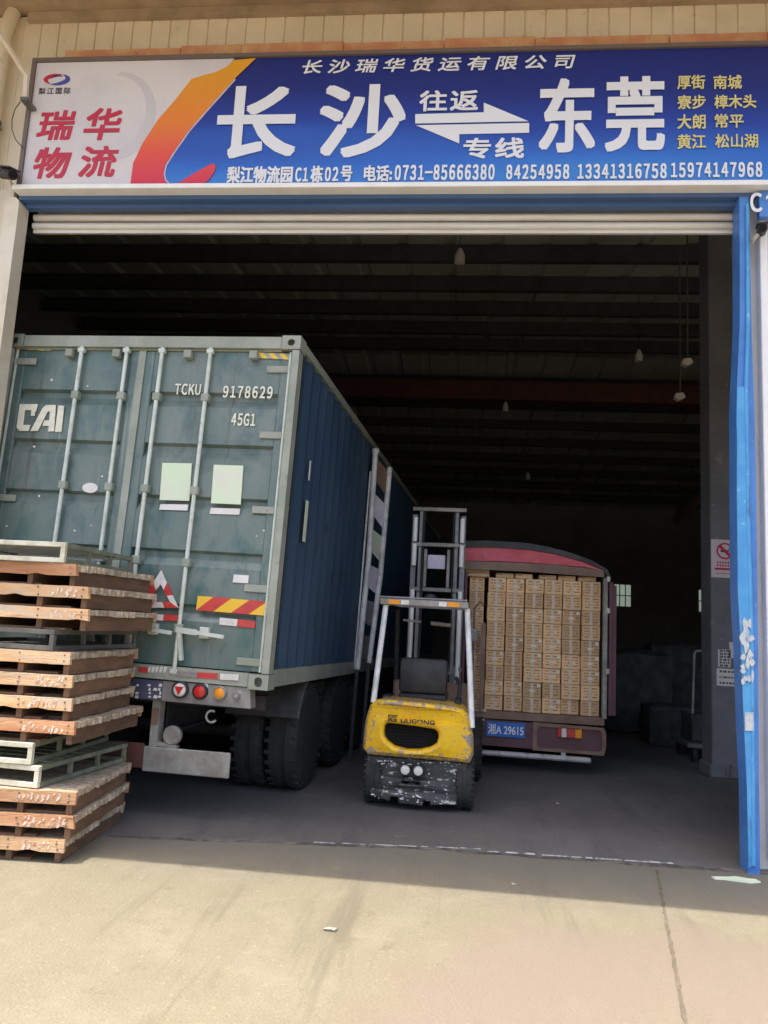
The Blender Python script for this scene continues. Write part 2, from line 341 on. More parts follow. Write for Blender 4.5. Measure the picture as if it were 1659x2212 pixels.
def rrect(x0, x1, z0, z1, r, n=5):
    pts = []
    for cx, cz, a0 in ((x1 - r, z1 - r, 0), (x0 + r, z1 - r, 90), (x0 + r, z0 + r, 180), (x1 - r, z0 + r, 270)):
        for k in range(n + 1):
            a = R(a0 + 90 * k / n); pts.append((cx + r * math.cos(a), cz + r * math.sin(a)))
    return pts

def text_bm(s, box, y, off=0.0, space=1.0, shear=0.0, th=.004):
    x0, z0, x1, z1 = box
    if all(k in '0123456789-TCKUG' for k in s):      # upright figures with a flagged 1
        s = ''.join(chr(ord(k) + 0xFEE0) for k in s); space = .62
    if s[0] in 'Ｃ０': space = .62
    c = bpy.data.curves.new('t', 'FONT'); c.body = s; c.size = 1; c.space_character = space; c.shear = shear
    c.extrude = .01; c.resolution_u = 4
    o = bpy.data.objects.new('t', c); col.objects.link(o)
    me = bpy.data.meshes.new_from_object(o); t = bmesh.new(); t.from_mesh(me)
    bpy.data.objects.remove(o); bpy.data.curves.remove(c); bpy.data.meshes.remove(me)
    xs = [v.co.x for v in t.verts]; ys = [v.co.y for v in t.verts]
    a, b, c_, d = min(xs), max(xs), min(ys), max(ys)
    # heavier strokes: copies of the glyphs nudged a little each way, each a hair prouder than the last
    w = off * (z1 - z0) * 1.15; out = bmesh.new()
    sh = [(0, 0)] + [(i * w, j * w) for i in (-1, 0, 1) for j in (-1, 0, 1) if i or j] if off else [(0, 0)]
    X0, X1, Z0, Z1 = x0 + (w if off else 0), x1 - (w if off else 0), z0 + (w if off else 0), z1 - (w if off else 0)
    for i, (dx, dz) in enumerate(sh):
        mp = {}
        for v in t.verts:
            mp[v] = out.verts.new((X0 + (v.co.x - a) / (b - a) * (X1 - X0) + dx, y - (th + i * .00006 if v.co.z > 0 else 0), Z0 + (v.co.y - c_) / (d - c_) * (Z1 - Z0) + dz))
        for f in t.faces: out.faces.new([mp[v] for v in f.verts])
    t.free(); return out

def thing(name, label, cat, loc=(0, 0, 0), rz=0.0, group=None, M=None):
    o = bpy.data.objects.new(name, None); col.objects.link(o); o.empty_display_size = .2
    if M is not None: o.matrix_world = M
    else: o.location = loc; o.rotation_euler = (0, 0, rz)
    return tag(o, label, cat, group)
def tag(o, label, cat, group=None):
    o['label'] = label; o['category'] = cat
    if group: o['group'] = group
    return o
def struct(o): o['kind'] = 'structure'; return o
def dup(root, label, group, loc, rz=0.0):
    r = root.copy(); col.objects.link(r); r.location = loc; r.rotation_euler = (0, 0, rz); r['label'] = label
    if group: r['group'] = group
    for ch in list(root.children):
        c = ch.copy(); col.objects.link(c); c.parent = r
        for g in ch.children:
            d = g.copy(); col.objects.link(d); d.parent = c
    return r

# ------------------------------------------------------------------ ground
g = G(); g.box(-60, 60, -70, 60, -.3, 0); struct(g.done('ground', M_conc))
p0, p1 = gnd(500, 1815), gnd(1640, 1893)
floor_edge = [(-9.4, p0.y + (-9.4 - p0.x) * .155), (p0.x, p0.y), (.08, -.15), (1.48, -.10), (2.2, .02), (9.4, .06)]
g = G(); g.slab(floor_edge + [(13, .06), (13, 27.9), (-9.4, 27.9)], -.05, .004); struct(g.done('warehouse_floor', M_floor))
# joint beside the threshold, worn white line and the joint running out into the yard
g = G(); q = random.Random(3)
up, dn = [], []
for k in range(60):
    t = k / 59; x = -4.2 + t * 6.7
    y = p0.y + (x - p0.x) * .155 if x < .08 else -.15 + (x - .08) * .055
    up.append((x, y - .012 + q.uniform(-.006, .006))); dn.append((x, y - .05 - .03 * (x > 1.2) + q.uniform(-.014, .012)))
g.slab(up + dn[::-1], .001, .0065); struct(g.done('floor_joint', M_joint))
g = G(); q = random.Random(5)
x = -1.0
while x < 1.5:
    L = q.uniform(.05, .22); y = (p0.y + (x - p0.x) * .155 if x < .08 else -.15 + (x - .08) * .055) + .005; w = q.uniform(.006, .02) * (.5 + max(0, x + 1) * .5)
    g.slab([(x, y), (x + L, y + L * .07), (x + L * .95, y + L * .07 + w), (x + L * .5, y + w * q.uniform(.5, 1.5) + L * .03), (x + .01, y + w)], .005, .009)
    x += L + q.uniform(.0, .05)
struct(g.done('floor_line', M_linepaint))
g = G(); q = random.Random(9); a, b = gnd(1420, 1880), gnd(1500, 2300); l_, r_ = [], []
for k in range(60):
    t = k / 59; c = a.lerp(b, t); l_.append((c.x - .013 + q.uniform(-.004, .004), c.y)); r_.append((c.x + .004 + q.uniform(-.004, .005), c.y))
g.slab(l_ + r_[::-1], .001, .005); struct(g.done('yard_joint', mat('joint_brown', (.15, .128, .088), .95, c2=(.115, .098, .07), scale=7, c3=(.20, .175, .115), scale3=11, lo3=.55, hi3=.7)))

# ------------------------------------------------------------------ the warehouse
wh = thing('warehouse', 'cream clad warehouse with a tall blue framed loading door', 'warehouse')
XL, XR, ZL = -3.98, 2.19, 5.13        # door opening
def cladding(x0, x1, z0, z1, y=0.0, pitch=.178):
    prof = []; x = x0
    while x < x1:
        prof += [(x, y), (min(x + pitch - .016, x1), y), (min(x + pitch - .011, x1), y + .014), (min(x + pitch - .005, x1), y + .014)]; x += pitch
    prof.append((x1, y))
    g.strip(prof, lambda p, t: Vector((p[0], p[1], t)), z0, z1)
    g.box(x0, x1, y + .02, y + .16, z0, z1)
g = G(); cladding(-9.4, XL - .27, 0, 7.05); cladding(XL - .27, XR + .02, ZL + .16, 7.05); cladding(XR + .02, 13, 5.2, 7.05)
g.done('front_wall', M_clad, wh)
# unseen bay opening added right of the frame to let light into the hall
for x0, x1 in ((XR + .02, 4.9), (8.2, 13)):
    g = G(); g.box(x0, x1, .02, .16, 0, 5.2); g.done('front_wall', M_pale, wh)
for x0, x1 in ((-9.6, -9.4), (13, 13.2)):
    g = G(); pf = [(.165, 0), (27.9, 0), (27.9, 7.12), (14, 8.87), (.165, 7.13)]
    a_ = [g.bm.verts.new((x0, *p)) for p in pf]; b_ = [g.bm.verts.new((x1, *p)) for p in pf]; g.bm.faces.new(a_); g.bm.faces.new(b_[::-1])
    for i in range(5): g.bm.faces.new((a_[i], b_[i], b_[(i + 1) % 5], a_[(i + 1) % 5]))
    g.done('side_wall', M_dark, wh)
WINS = [(6.50, 7.22, 2.88, 3.84), (9.98, 10.60, 2.82, 3.76)]
t = curve_mesh([[(-9.4, -.02), (13, -.02), (13, 7.6), (-9.4, 7.6)]] + [[(a, c), (b, c), (b, d), (a, d)] for a, b, c, d in WINS], .08)
g = G(); g.merge(t, Matrix.Translation((0, 28.0, 0))); g.done('back_wall', M_dark, wh)
for a, b, c, d in WINS:
    g = G(); m_ = .035
    for x in (a, a + (b - a) / 3, a + 2 * (b - a) / 3, b): g.box(x - m_ / 2, x + m_ / 2, 27.94, 27.98, c, d)
    for z in (c, (c + d) / 2, d): g.box(a, b, 27.945, 27.975, z - m_ / 2, z + m_ / 2)
    wn_ = g.done('window', M_steeld, wh)
    g = G(); g.box(a + .001, b - .001, 27.958, 27.962, c + .001, d - .001); g.done('pane', M_pane, wn_)
def roofz(y): return 7.12 + (y / 8 if y < 14 else (28 - y) / 8)
prof = []
x = -9.6
while x < 13.3: prof += [(x, 0), (x + .5, 0), (x + .55, .05), (x + .68, .05), (x + .73, 0)]; x += .78
g = G()
g.strip(prof, lambda p, t: Vector((p[0], t, roofz(t) + p[1])), -.02, 14); g.strip(prof, lambda p, t: Vector((p[0], t, roofz(t) + p[1])), 14, 28.1)
for y0, y1 in ((-.02, 14), (14, 28.1)):
    v = [g.bm.verts.new((x, y, roofz(y) + .1)) for x, y in ((-9.6, y0), (13.3, y0), (13.3, y1), (-9.6, y1))]; g.bm.faces.new(v)
g.done('roof', M_roof, wh)
y = 1.3; k = 0
while y < 27:
    z = roofz(y)
    if abs(y - 14) > .5:
        g = G(); g.box(-9.2, 13, y - .06, y + .06, z - .30, z - .02); g.done('purlin', M_purlin, wh)
    y += 1.55; k += 1
g = G(); g.box(-9.2, 13, 13.6, 14.0, 7.55, 8.05); g.done('ridge_beam', M_redbeam, wh)
for x in (9.0,):
    g = G()
    for y0, y1 in ((.3, 14), (14, 27.8)):
        g.bar((x, y0, roofz(y0) - .52), (x, y1, roofz(y1) - .52), .14, .4)
    g.done('rafter', M_roof, wh)
# canopy above the door: soffit, fascia and rusty stub
EY = -1.86
g = G(); g.box(-9.6, 13.2, EY, -.005, 7.06, 7.30); g.done('canopy', M_soffit, wh)
g = G(); g.box(-9.6, 13.2, EY - .14, EY - .002, 7.12, 7.34, .01); g.done('gutter', M_cream, wh)
g = G(); g.box(-4.2, 13, -.05, -.002, 6.97, 7.058); g.done('eave_trim', M_soffit, wh)
# door surround
g = G(); g.box(XL - .02, XR + .05, -.13, .02, ZL + .005, 5.30); g.box(XL, XR, -.06, .015, ZL - .03, ZL + .004); g.done('lintel', mat('slate_blue_paint', (.075, .15, .33), .45, c2=(.06, .12, .28), scale=3, stretch=(.2, 1, 3)), wh)
g = G()
for z in (4.985, 5.065): g.tube([(XL + .03, .06, z), (XR - .04, .06, z)], .033, 14)
g.box(XL + .03, XR - .04, .06, .09, 4.925, 4.955); g.box(XL + .03, XR - .04, .10, .13, 4.95, 5.6); g.done('roller_shutter', M_slat, wh)
g = G(); g.box(XL - .27, XL - .23, .03, .16, 0, ZL); g.done('shutter_guide', M_steeld, wh)
g = G(); g.box(XR - .06, XR + .02, .03, .16, 0, ZL); g.done('shutter_guide', M_steeld, wh)
# left post: rounded cream guard
g = G(); cx = -4.03
outl = [(cx - .075, 0), (cx + .055, 0), (cx + .055, 5.08)] + [(cx - .01 + .065 * math.cos(a), 5.08 + .065 * math.sin(a)) for a in [R(15 * k) for k in range(1, 12)]] + [(cx - .075, 5.08)]
g.prism(outl, -.16, -.002); g.box(cx - .23, cx - .078, -.05, -.003, 0, 5.28); g.done('door_post', M_cream, wh)
# right post: dented bright blue channel
L_ = [(1597, 410), (1598, 560), (1598, 700), (1592, 835), (1590, 900), (1591, 960), (1591, 1060), (1592, 1150), (1593, 1280), (1600, 1400), (1606, 1560), (1613, 1700), (1616, 1876)]
R_ = [(1642, 1876), (1640, 1700), (1638, 1400), (1634, 1100), (1630, 900), (1623, 700), (1618, 410)]
P_ = [at(x, y, -.14) for x, y in L_ + R_]
pts = [(p.x, max(p.z, 0)) for p in P_]; pts[12] = (pts[12][0], 0); pts[13] = (pts[13][0], 0); pts[0] = (pts[0][0], 5.128); pts[-1] = (pts[-1][0], 5.128)
g = G(); g.prism(pts, -.14, .02); g.done('door_post', M_blue, wh)
fold = [(1612, 440), (1613, 700), (1609, 835), (1611, 960), (1614, 1150), (1618, 1280), (1621, 1400), (1623, 1560), (1624, 1700), (1625, 1870)]
A_ = [at(x + 1, y, -.155) for x, y in L_[3:]]; B_ = [at(x, y, -.155) for x, y in fold[2:]]
g = G(); lo = [(p.x, max(p.z, .012)) for p in A_] + [(p.x, max(p.z, .012)) for p in B_[::-1]]
g.prism(lo, -.156, -.1405); g.jitter(.0015, 8); g.done('post_cover', M_bluel, wh)
A_ = [at(x, y, -.16) for x, y in fold]; g = G()
g.tube([(p.x + .012, -.15, max(p.z, .03)) for p in A_], .016, 8); g.done('post_rib', M_bluel, wh)
g = G(); q = random.Random(12)
for k in range(26):
    x, y = q.uniform(1603, 1628), q.uniform(1338, 1490); p = at(x, y, -.168); w, h = q.uniform(.01, .035), q.uniform(.02, .07)
    n_ = 7; g.prism([(p.x + w * math.cos(6.283 * i / n_) * q.uniform(.4, 1), p.z + h * math.sin(6.283 * i / n_) * q.uniform(.4, 1)) for i in range(n_)], -.168 - k * .0002, -.158)
g.done('torn_paper', mat('dirty_torn_paper', (.60, .62, .62), .8, c2=(.35, .46, .58), scale=22, lo=.45, hi=.6), wh)
p = at(1618, 1560, -.16); g = G(); g.box(p.x - .03, p.x + .03, -.166, -.158, p.z - .06, p.z + .07); g.done('torn_paper', mat('dirty_torn_paper', (.60, .62, .62), .8, c2=(.35, .46, .58), scale=22, lo=.45, hi=.6), wh)
# panels right of the door
g = G(); g.box(2.26, 2.32, -.10, -.002, .08, 5.0, .006); g.done('cover_strip', M_white, wh)
for z in (3.09, .88):
    g = G(); g.box(2.325, 4.2, -.06, -.002, z - .05, z + .05, .004); g.done('teal_rail', M_teal, wh)

# ------------------------------------------------------------------ the signboard
sg = thing('signboard', 'long blue and white shop sign board with Chinese lettering above the door', 'signboard')
SX0, SX1, SZ0, SZ1, SY = -3.945, 3.05, 5.215, 6.405, -.20
g = G(); g.box(SX0, SX1, SY, -.003, SZ0, SZ1); g.done('panel', M_signb, sg)
def S(x, y): p = at(x, y, SY - .006); return (p.x, p.z)
left = [(506, 130), (491, 144), (466, 156), (440, 163), (414, 171), (377, 218), (342, 258), (308, 310), (294, 340), (288, 352), (281, 403)]
wl_ = [(SX0 + .001, SZ0 + .001)] + [(SX0 + .001, SZ1 - .001)] + [S(*p) for p in left]
wl_[2] = (wl_[2][0], SZ1 - .001); wl_[-1] = (wl_[-1][0], SZ0 + .001)
g = G(); g.prism(wl_, SY - .004, SY - .0005); g.done('white_sheet', M_signw, sg)
c_ = S(250, 250); q = []
for k in range(26): a = R(-100 + 190 * k / 25); q.append((c_[0] + .36 * math.cos(a), c_[1] + .42 * math.sin(a)))
for k in range(26): a = R(90 - 190 * k / 25); q.append((c_[0] - .03 + .30 * math.cos(a), c_[1] + .03 + .36 * math.sin(a)))
g = G(); g.prism(q, SY - .006, SY - .0045); g.done('swirl_print', M_swirl, sg)
right = [(553, 126), (506, 171), (446, 238), (407, 283), (374, 330), (357, 357), (353, 376), (356, 389), (363, 396), (374, 398), (390, 393), (412, 379), (440, 363), (456, 355), (463, 354), (466, 360), (464, 370), (452, 388), (437, 403)]
ol = [S(*p) for p in left] + [S(*p) for p in right[::-1]]
ol = [(x, min(max(z, SZ0 + .002), SZ1 - .002)) for x, z in ol]
t = curve_mesh([ol], .0012); g = G(); g.merge(t, Matrix.Translation((0, SY - .0075, 0))); g.done('orange_swoosh', M_signo, sg)
# thin pale outline along the swoosh
g = G(); g.tube([(S(x + 2, y)[0], SY - .004, S(x + 2, y)[1]) for x, y in right[1:9]], .006, 6); g.done('swoosh_edge', M_palebl, sg)
g = G()
for a, b, c, d in ((SX0 - .035, SX0 - .001, SZ0, SZ1 + .035), (SX0, SX1, SZ1 + .001, SZ1 + .035)): g.box(a, b, SY - .025, -.003, c, d)
g.done('frame', M_frame, sg)
g = G(); g.box(SX0 - .06, SX1, SY - .045, -.004, SZ0 - .045, SZ0 - .002, .004); g.done('bottom_trim', M_white, sg)
g = G(); q = random.Random(2); x = -3.72
while x < 3: L = q.uniform(.5, 1.1); g.box(x, min(x + L, 3.05), -.17 + q.uniform(-.01, .01), -.004, SZ1 + .038, SZ1 + .165 + q.uniform(-.012, .014), .004); x += L + .004
g.done('rusty_angle', M_rust, sg)
def sign_text(s, px, m, off=.02, name='lettering', space=1.0, shear=0.0):
    x0, y0, x1, y1 = px; a = S(x0, y1); b = S(x1, y0)
    g = G(); g.merge(text_bm(s, (a[0], a[1], b[0], b[1]), SY - .005, off, space, shear)); return g.done(name, m, sg)
def sp(x0, yt0, yb0, x1, yt1, yb1): return (x0, yt0 if False else (yt0 + yt1) / 2, x1, (yb0 + yb1) / 2)
sign_text('长沙瑞华货运有限公司', (652, 117, 1243, 160), M_ink_w, .014, space=1.5, shear=.18)
sign_text('长', (462, 184, 648, 343), M_ink_w, .022); sign_text('沙', (684, 181, 880, 341), M_ink_w, .022)
sign_text('东', (1163, 168, 1287, 330), M_ink_w, .020); sign_text('莞', (1306, 164, 1436, 328), M_ink_w, .018)
sign_text('往返', (905, 194, 1034, 241), M_ink_w, .02, space=1.12); sign_text('专线', (1000, 297, 1133, 343), M_ink_w, .022, space=1.12)
for (s, px) in (('厚街', (1463, 162, 1523, 193)), ('南城', (1541, 162, 1602, 193)), ('寮步', (1463, 205, 1524, 236)), ('樟木头', (1543, 204, 1633, 235)),
                ('大朗', (1463, 247, 1524, 279)), ('常平', (1544, 246, 1606, 277)), ('黄江', (1463, 290, 1525, 322)), ('松山湖', (1545, 289, 1637, 320))):
    sign_text(s, px, M_ink_g, .016)
for (s, px) in (('梨江物流园', (489, 359, 634, 396)), ('Ｃ１', (637, 362, 667, 393)), ('栋', (670, 358, 699, 394)), ('０２', (701, 361, 732, 392)), ('号', (735, 358, 762, 392)), ('电话:', (785, 357, 848, 392)), ('0731-85666380', (852, 355, 1069, 390)), ('84254958', (1093, 355, 1230, 388)), ('13341316758', (1247, 353, 1440, 387)), ('15974147968', (1449, 350, 1646, 384))):
    sign_text(s, px, M_ink_w, .024, space=.62 if s[0] in '018' else 1.0)
for (s, px) in (('瑞', (77, 238, 165, 303)), ('华', (178, 233, 266, 303)), ('物', (69, 318, 157, 386)), ('流', (168, 315, 258, 383))): sign_text(s, px, M_ink_r, .02, shear=.12)
sign_text('梨江国际', (83, 189, 153, 204), M_ink_k, .0, space=1.35)
g = G()
for poly in ([(897, 247), (1045, 243), (1045, 222), (1141, 262), (897, 267)], [(899, 271), (1143, 266), (1143, 287), (992, 290), (992, 310)]):
    g.prism([S(*p) for p in poly], SY - .009, SY - .005)
g.done('double_arrow', M_ink_w, sg)
def crescent(cx, cy, rx, ry, a0, a1, thick, m):
    c = S(cx, cy); k_ = .0037; o_, i_ = [], []
    for k in range(25):
        t = k / 24; a = R(a0 + (a1 - a0) * t); w = thick * math.sin(math.pi * min(1, .05 + t * .95)) ** .8
        o_.append((c[0] + rx * k_ * math.cos(a), c[1] + ry * k_ * math.sin(a))); i_.append((c[0] + (rx - w) * k_ * math.cos(a), c[1] + (ry - w * .75) * k_ * math.sin(a)))
    g = G(); g.prism(o_ + i_[::-1], SY - .008, SY - .005); g.done('emblem', m, sg)
crescent(120, 171, 30, 14, 60, 250, 13, M_ink_r); crescent(125, 172, 31, 15, 240, 430, 14, M_ink_b); crescent(124, 170, 17, 9, 40, 180, 5, M_ink_b)

# ------------------------------------------------------------------ small things on the front wall
us = thing('unit_sign', 'small blue sign with white C1 beside the blue door post', 'sign')
a, b = at(1617, 468, -.17), at(1617, 404, -.17)
g = G(); g.box(2.235, 2.78, -.17, -.11, a.z, SZ0 - .055); g.done('panel', M_blue, us)
c0, c1 = at(1621, 458, -.175), at(1646, 416, -.175)
g = G(); g.merge(text_bm('C', (c0.x, c0.z, c1.x, c1.z), -.172, .02)); x_ = c1.x + .03; g.prism([(x_ + .03, c0.z), (x_ + .055, c0.z), (x_ + .055, c1.z), (x_ + .035, c1.z), (x_, c1.z - .035), (x_, c1.z - .06), (x_ + .03, c1.z - .04)], -.176, -.171); g.done('lettering', M_ink_w, us)

def camera_at(p, lab, s=1.0, d=(1, -.6, -.45)):
    t = thing('security_camera', lab, 'camera', p); d = Vector(d).normalized()
    g = G(); g.tube([d * -.10 * s, d * .10 * s], .045 * s, 14); g.bar(d * -.13 * s + Vector((0, 0, .05 * s)), d * .13 * s + Vector((0, 0, .05 * s)), .10 * s, .012); g.done('housing', M_black, t)
    g = G(); g.tube([d * .101 * s, d * .112 * s], .034 * s, 14); g.done('lens', M_void, t)
    g = G(); g.tube([(0, 0, 0), (-.03, .10 * s, -.03), (-.03, -p[1] - .004, -.03)], .018 * s, 8); g.done('bracket', M_cream, t); return t
p = at(17, 376, -.28); camera_at(p, 'dark security camera on the cream wall at left end of the sign')
p = at(1646, 497, -.22); camera_at(p, 'small dark security camera below the C1 sign', .8, (-.3, -1, -.3))
dp = thing('drainpipe', 'fat cream drainpipe running down the wall left of the sign', 'drainpipe', (-4.36, -.10, 0))
g = G(); g.tube([(0, 0, 0), (0, 0, 6.82), (.02, .01, 6.95), (.02, .05, 7.05)], .062, 18); g.done('pipe', M_clad, dp)
for z in (5.9, 3.4):
    g = G(); g.lathe([(-.02, .068), (.02, .068)], (0, 0, z), 'z', 18); g.box(-.02, .02, .06, .095, z - .015, z + .015); g.done('clamp', M_steeld, dp)
cd = thing('lamp_bracket', 'bent white arm fixed to the wall beside the sign corner', 'bracket')
A_ = [at(-25, 35, -.75), at(57, 163, -.34), at(55, 212, -.34)]
g = G(); g.bar(A_[0], A_[1], .035, .03); g.bar(A_[1] + Vector((0, 0, .015)), A_[2], .035, .03); g.done('arm', M_cream, cd)
b = A_[2]; g = G(); g.box(b.x - .035, b.x + .025, b.y - .02, -.004, b.z - .03, b.z); g.done('wall_plate', M_steeld, cd)
g = G(); pts = [at(x, y, -.25) for x, y in ((44, 220), (33, 235), (26, 258), (26, 280), (34, 302), (50, 320))]; g.tube(pts, .004, 6)
tag(g.done('cable', M_black), 'thin black cable looping between bracket and sign edge', 'cable')
p = at(603, 3, -.5); g = G(); g.tube([(p.x - .05, -.5, 7.06), (p.x - .03, -.5, 6.99), (p.x + .06, -.52, 6.95)], .042, 12)
tag(g.done('pipe_stub', M_redbeam), 'short rusty pipe stub hanging from the canopy', 'pipe')

# ------------------------------------------------------------------ shipping container
TH, RHO, PIT, CW, CH, CL = R(4.12), -.0197, -.0168, 2.72, 2.896, 12.19
K = Vector((-1.47, -.089, 1.052))
ca = Vector((math.cos(TH), -math.sin(TH), 0)); cb = Vector((math.sin(TH), math.cos(TH), 0)); cz = Vector((0, 0, 1))
ca, cz = ca * math.cos(RHO) + cz * math.sin(RHO), cz * math.cos(RHO) - ca * math.sin(RHO)
cb, cz = cb * math.cos(PIT) + cz * math.sin(PIT), cz * math.cos(PIT) - cb * math.sin(PIT)
MC = Matrix(((ca.x, cb.x, cz.x, K.x), (ca.y, cb.y, cz.y, K.y), (ca.z, cb.z, cz.z, K.z), (0, 0, 0, 1)))
def loc(x, y, b=0.0, M=MC):
    A = M.inverted(); o = A @ CAM; d = A.to_3x3() @ ray(x, y); t = (b - o.y) / d.y; p = o + d * t; return (p.x, p.z)
sc_ = thing('shipping_container', 'green shipping container with closed rear doors and white TCKU numbers', 'container', M=MC)
DY = .05                                     # door plane behind the rear frame
g = G()
for x0 in (-CW, -.06): g.box(x0, x0 + .06, 0, .12, .12, CH - .12)
g.box(-CW + .165, -.165, .004, .12, CH - .105, CH - .005); g.box(-CW + .165, -.165, .04, .12, CH - .122, CH - .106)
g.box(-CW + .165, -.165, .006, .12, .01, .115)
for x0 in (-CW, -.075):
    g.box(x0, x0 + .075, .17, CL - .17, CH - .075, CH - .003); g.box(x0, x0 + .075, .17, CL - .17, .015, .15)
g.done('frame', M_gframe, sc_)
for x0 in (-CW - .005, -.158):
    for z0 in (-.005, CH - .113):
        for y0 in (-.006, CL - .165):
            hole = rrect(x0 + .05, x0 + .113, z0 + .028, z0 + .088, .028) if z0 > 1 else rrect(x0 + .05, x0 + .113, z0 + .022, z0 + .096, .028)
            t = curve_mesh([[(x0, z0), (x0 + .163, z0), (x0 + .163, z0 + .118), (x0, z0 + .118)], hole], .012)
            g = G(); g.merge(t, Matrix.Translation((0, y0 + .012, 0))); g.box(x0, x0 + .163, y0 + .07, y0 + .17, z0, z0 + .118)
            for zz in (z0, z0 + .106): g.box(x0, x0 + .163, y0 + .0245, y0 + .07, zz, zz + .012)
            for xx in (x0, x0 + .151): g.box(xx, xx + .012, y0 + .0245, y0 + .0695, z0 + .0125, z0 + .1055)
            g.done('corner_casting', M_gframe, sc_)
def side_prof():
    pr = []; y = .18
    while y < CL - .3: pr += [(y, 0), (y + .07, 0), (y + .138, -.036), (y + .208, -.036)]; y += .276
    return pr + [(CL - .1, 0)]
g = G(); g.strip(side_prof(), lambda p, t: Vector((-.012 + p[1], p[0], t)), .15, CH - .07); g.done('side_wall', M_bside, sc_)
g = G(); g.strip(side_prof(), lambda p, t: Vector((-CW + .012 - p[1], p[0], t)), .15, CH - .07); g.done('side_wall', M_bside, sc_)
g = G(); g.box(-CW + .01, -.01, .12, CL - .01, CH - .03, CH - .012); g.box(-CW + .02, -.02, .12, CL - .02, .08, .11); g.box(-CW + .02, -.02, CL - .06, CL - .03, .1, CH - .05); g.done('roof', M_bside, sc_)
GAP = -1.42
zt, zb = CH - .125, .125
bands = [CH - .52, CH - .97, CH - 1.42, CH - 1.87, CH - 2.31]
for (x0, x1, rods) in ((-CW + .066, GAP - .012, (-1.99, -1.56)), (GAP + .012, -.066, (-1.23, -.79))):
    g = G()
    # leaf margins, then the pressed panel with its grooves
    g.box(x0, x0 + .10, DY, DY + .04, zb, zt, .006); g.box(x1 - .10, x1, DY, DY + .04, zb, zt, .006)
    pr = [(DY + .006, zt)]
    for b in bands: pr += [(DY + .004, b + .034), (DY + .048, b + .014), (DY + .048, b - .030), (DY + .004, b - .10)]
    pr += [(DY + .006, zb)]
    g.strip(pr, lambda p, t: Vector((t, p[0], p[1])), x0 + .1005, x1 - .1005)
    g.box(x0, x1, DY + .056, DY + .07, zb, zt)
    leaf = g.done('door', M_green, sc_)
    for xr in rods:
        g = G(); g.tube([(xr, DY - .035, zb - .07), (xr, DY - .035, zt + .02)], .0175, 12)
        for zz in (zt - .01, zb - .045): g.box(xr - .03, xr + .03, DY - .055, DY - .01, zz - .02, zz + .02, .004)
        g.done('locking_rod', M_rod, leaf)
        for zz in (zt - .42, 1.55, .95, .42):
            g = G(); g.box(xr - .035, xr + .035, DY - .056, DY - .001, zz - .035, zz + .035, .006); g.done('rod_bracket', M_gframe, leaf)
        g = G(); hz = .41; g.bar((xr - .01, DY - .062, hz), (xr + .17, DY - .07, hz - .012), .014, .045); g.bar((xr + .16, DY - .07, hz - .012), (xr + .40, DY - .07, hz - .03), .016, .03)
        g.bar((xr + .02, DY - .055, hz - .02), (xr + .05, DY - .03, hz - .24), .03, .03); g.box(xr + .18, xr + .26, DY - .05, DY - .002, hz - .055, hz + .035, .006)
        g.done('handle', M_rod, leaf)
    for zz in ((.20, .78, 1.42, 2.05, 2.62) if x0 > -2 else (.20, .78, 1.42, 2.66)):
        hx0, hx1 = (x0 - .06, x0 + .22) if x0 < -2 else (x1 - .22, x1 + .06)
        g = G(); g.box(hx0, hx1, DY - .016, DY - .0005, zz - .03, zz + .03, .005)
        px = x0 - .03 if x0 < -2 else x1 + .03
        g.tube([(px, DY - .02, zz - .055), (px, DY - .02, zz + .055)], .018, 10); g.done('hinge', M_gframe, leaf)
    px = x0 + .02 if x0 < -2 else x1 - .02
    g = G(); g.tube([(px, DY - .006, zb), (px, DY - .006, zt)], .012, 8); g.done('gasket', M_rod, leaf)
g = G(); g.box(GAP - .035, GAP + .03, DY - .012, DY - .001, zb, zt); g.done('gasket', M_gframe, sc_)
for xx in (-CW + .62, -CW + 1.42 - .35, -.99, -.40):
    g = G(); g.box(xx - .035, xx + .035, -.012, DY, CH - .20, CH - .128, .006); g.done('door_stop', M_gframe, sc_)
def cbox(px): x0, y0, x1, y1 = px; a = loc(x0, (y0 + y1) / 2 + (y1 - y0) / 2, DY - .004); b = loc(x1, y0, DY - .004); return a, b
def cpanel(name, px, m, proud=.004, y=None):
    """flat sheet whose corners are given left-top, right-top, right-bottom, left-bottom"""
    yy = (DY - .004 if y is None else y); g = G(); g.prism([loc(x, z, yy) for x, z in px], yy - proud, yy + .003); return g.done(name, m, sc_)
def ctext(s, px, off=.02):
    x0, y0, x1, y1 = px; xm = (x0 + x1) / 2; ym = (y0 + y1) / 2
    l_ = loc(x0, ym, DY - .006); r_ = loc(x1, ym, DY - .006); t_ = loc(xm, y0, DY - .006); b_ = loc(xm, y1, DY - .006)
    g = G(); g.merge(text_bm(s, (l_[0], b_[1], r_[0], t_[1]), DY - .004, off)); g.done('lettering', M_let, sc_)
ctext('TCKU', (378, 829, 434, 853)); ctext('9178629', (482, 834, 589, 860)); ctext('45G1', (500, 893, 552, 920))
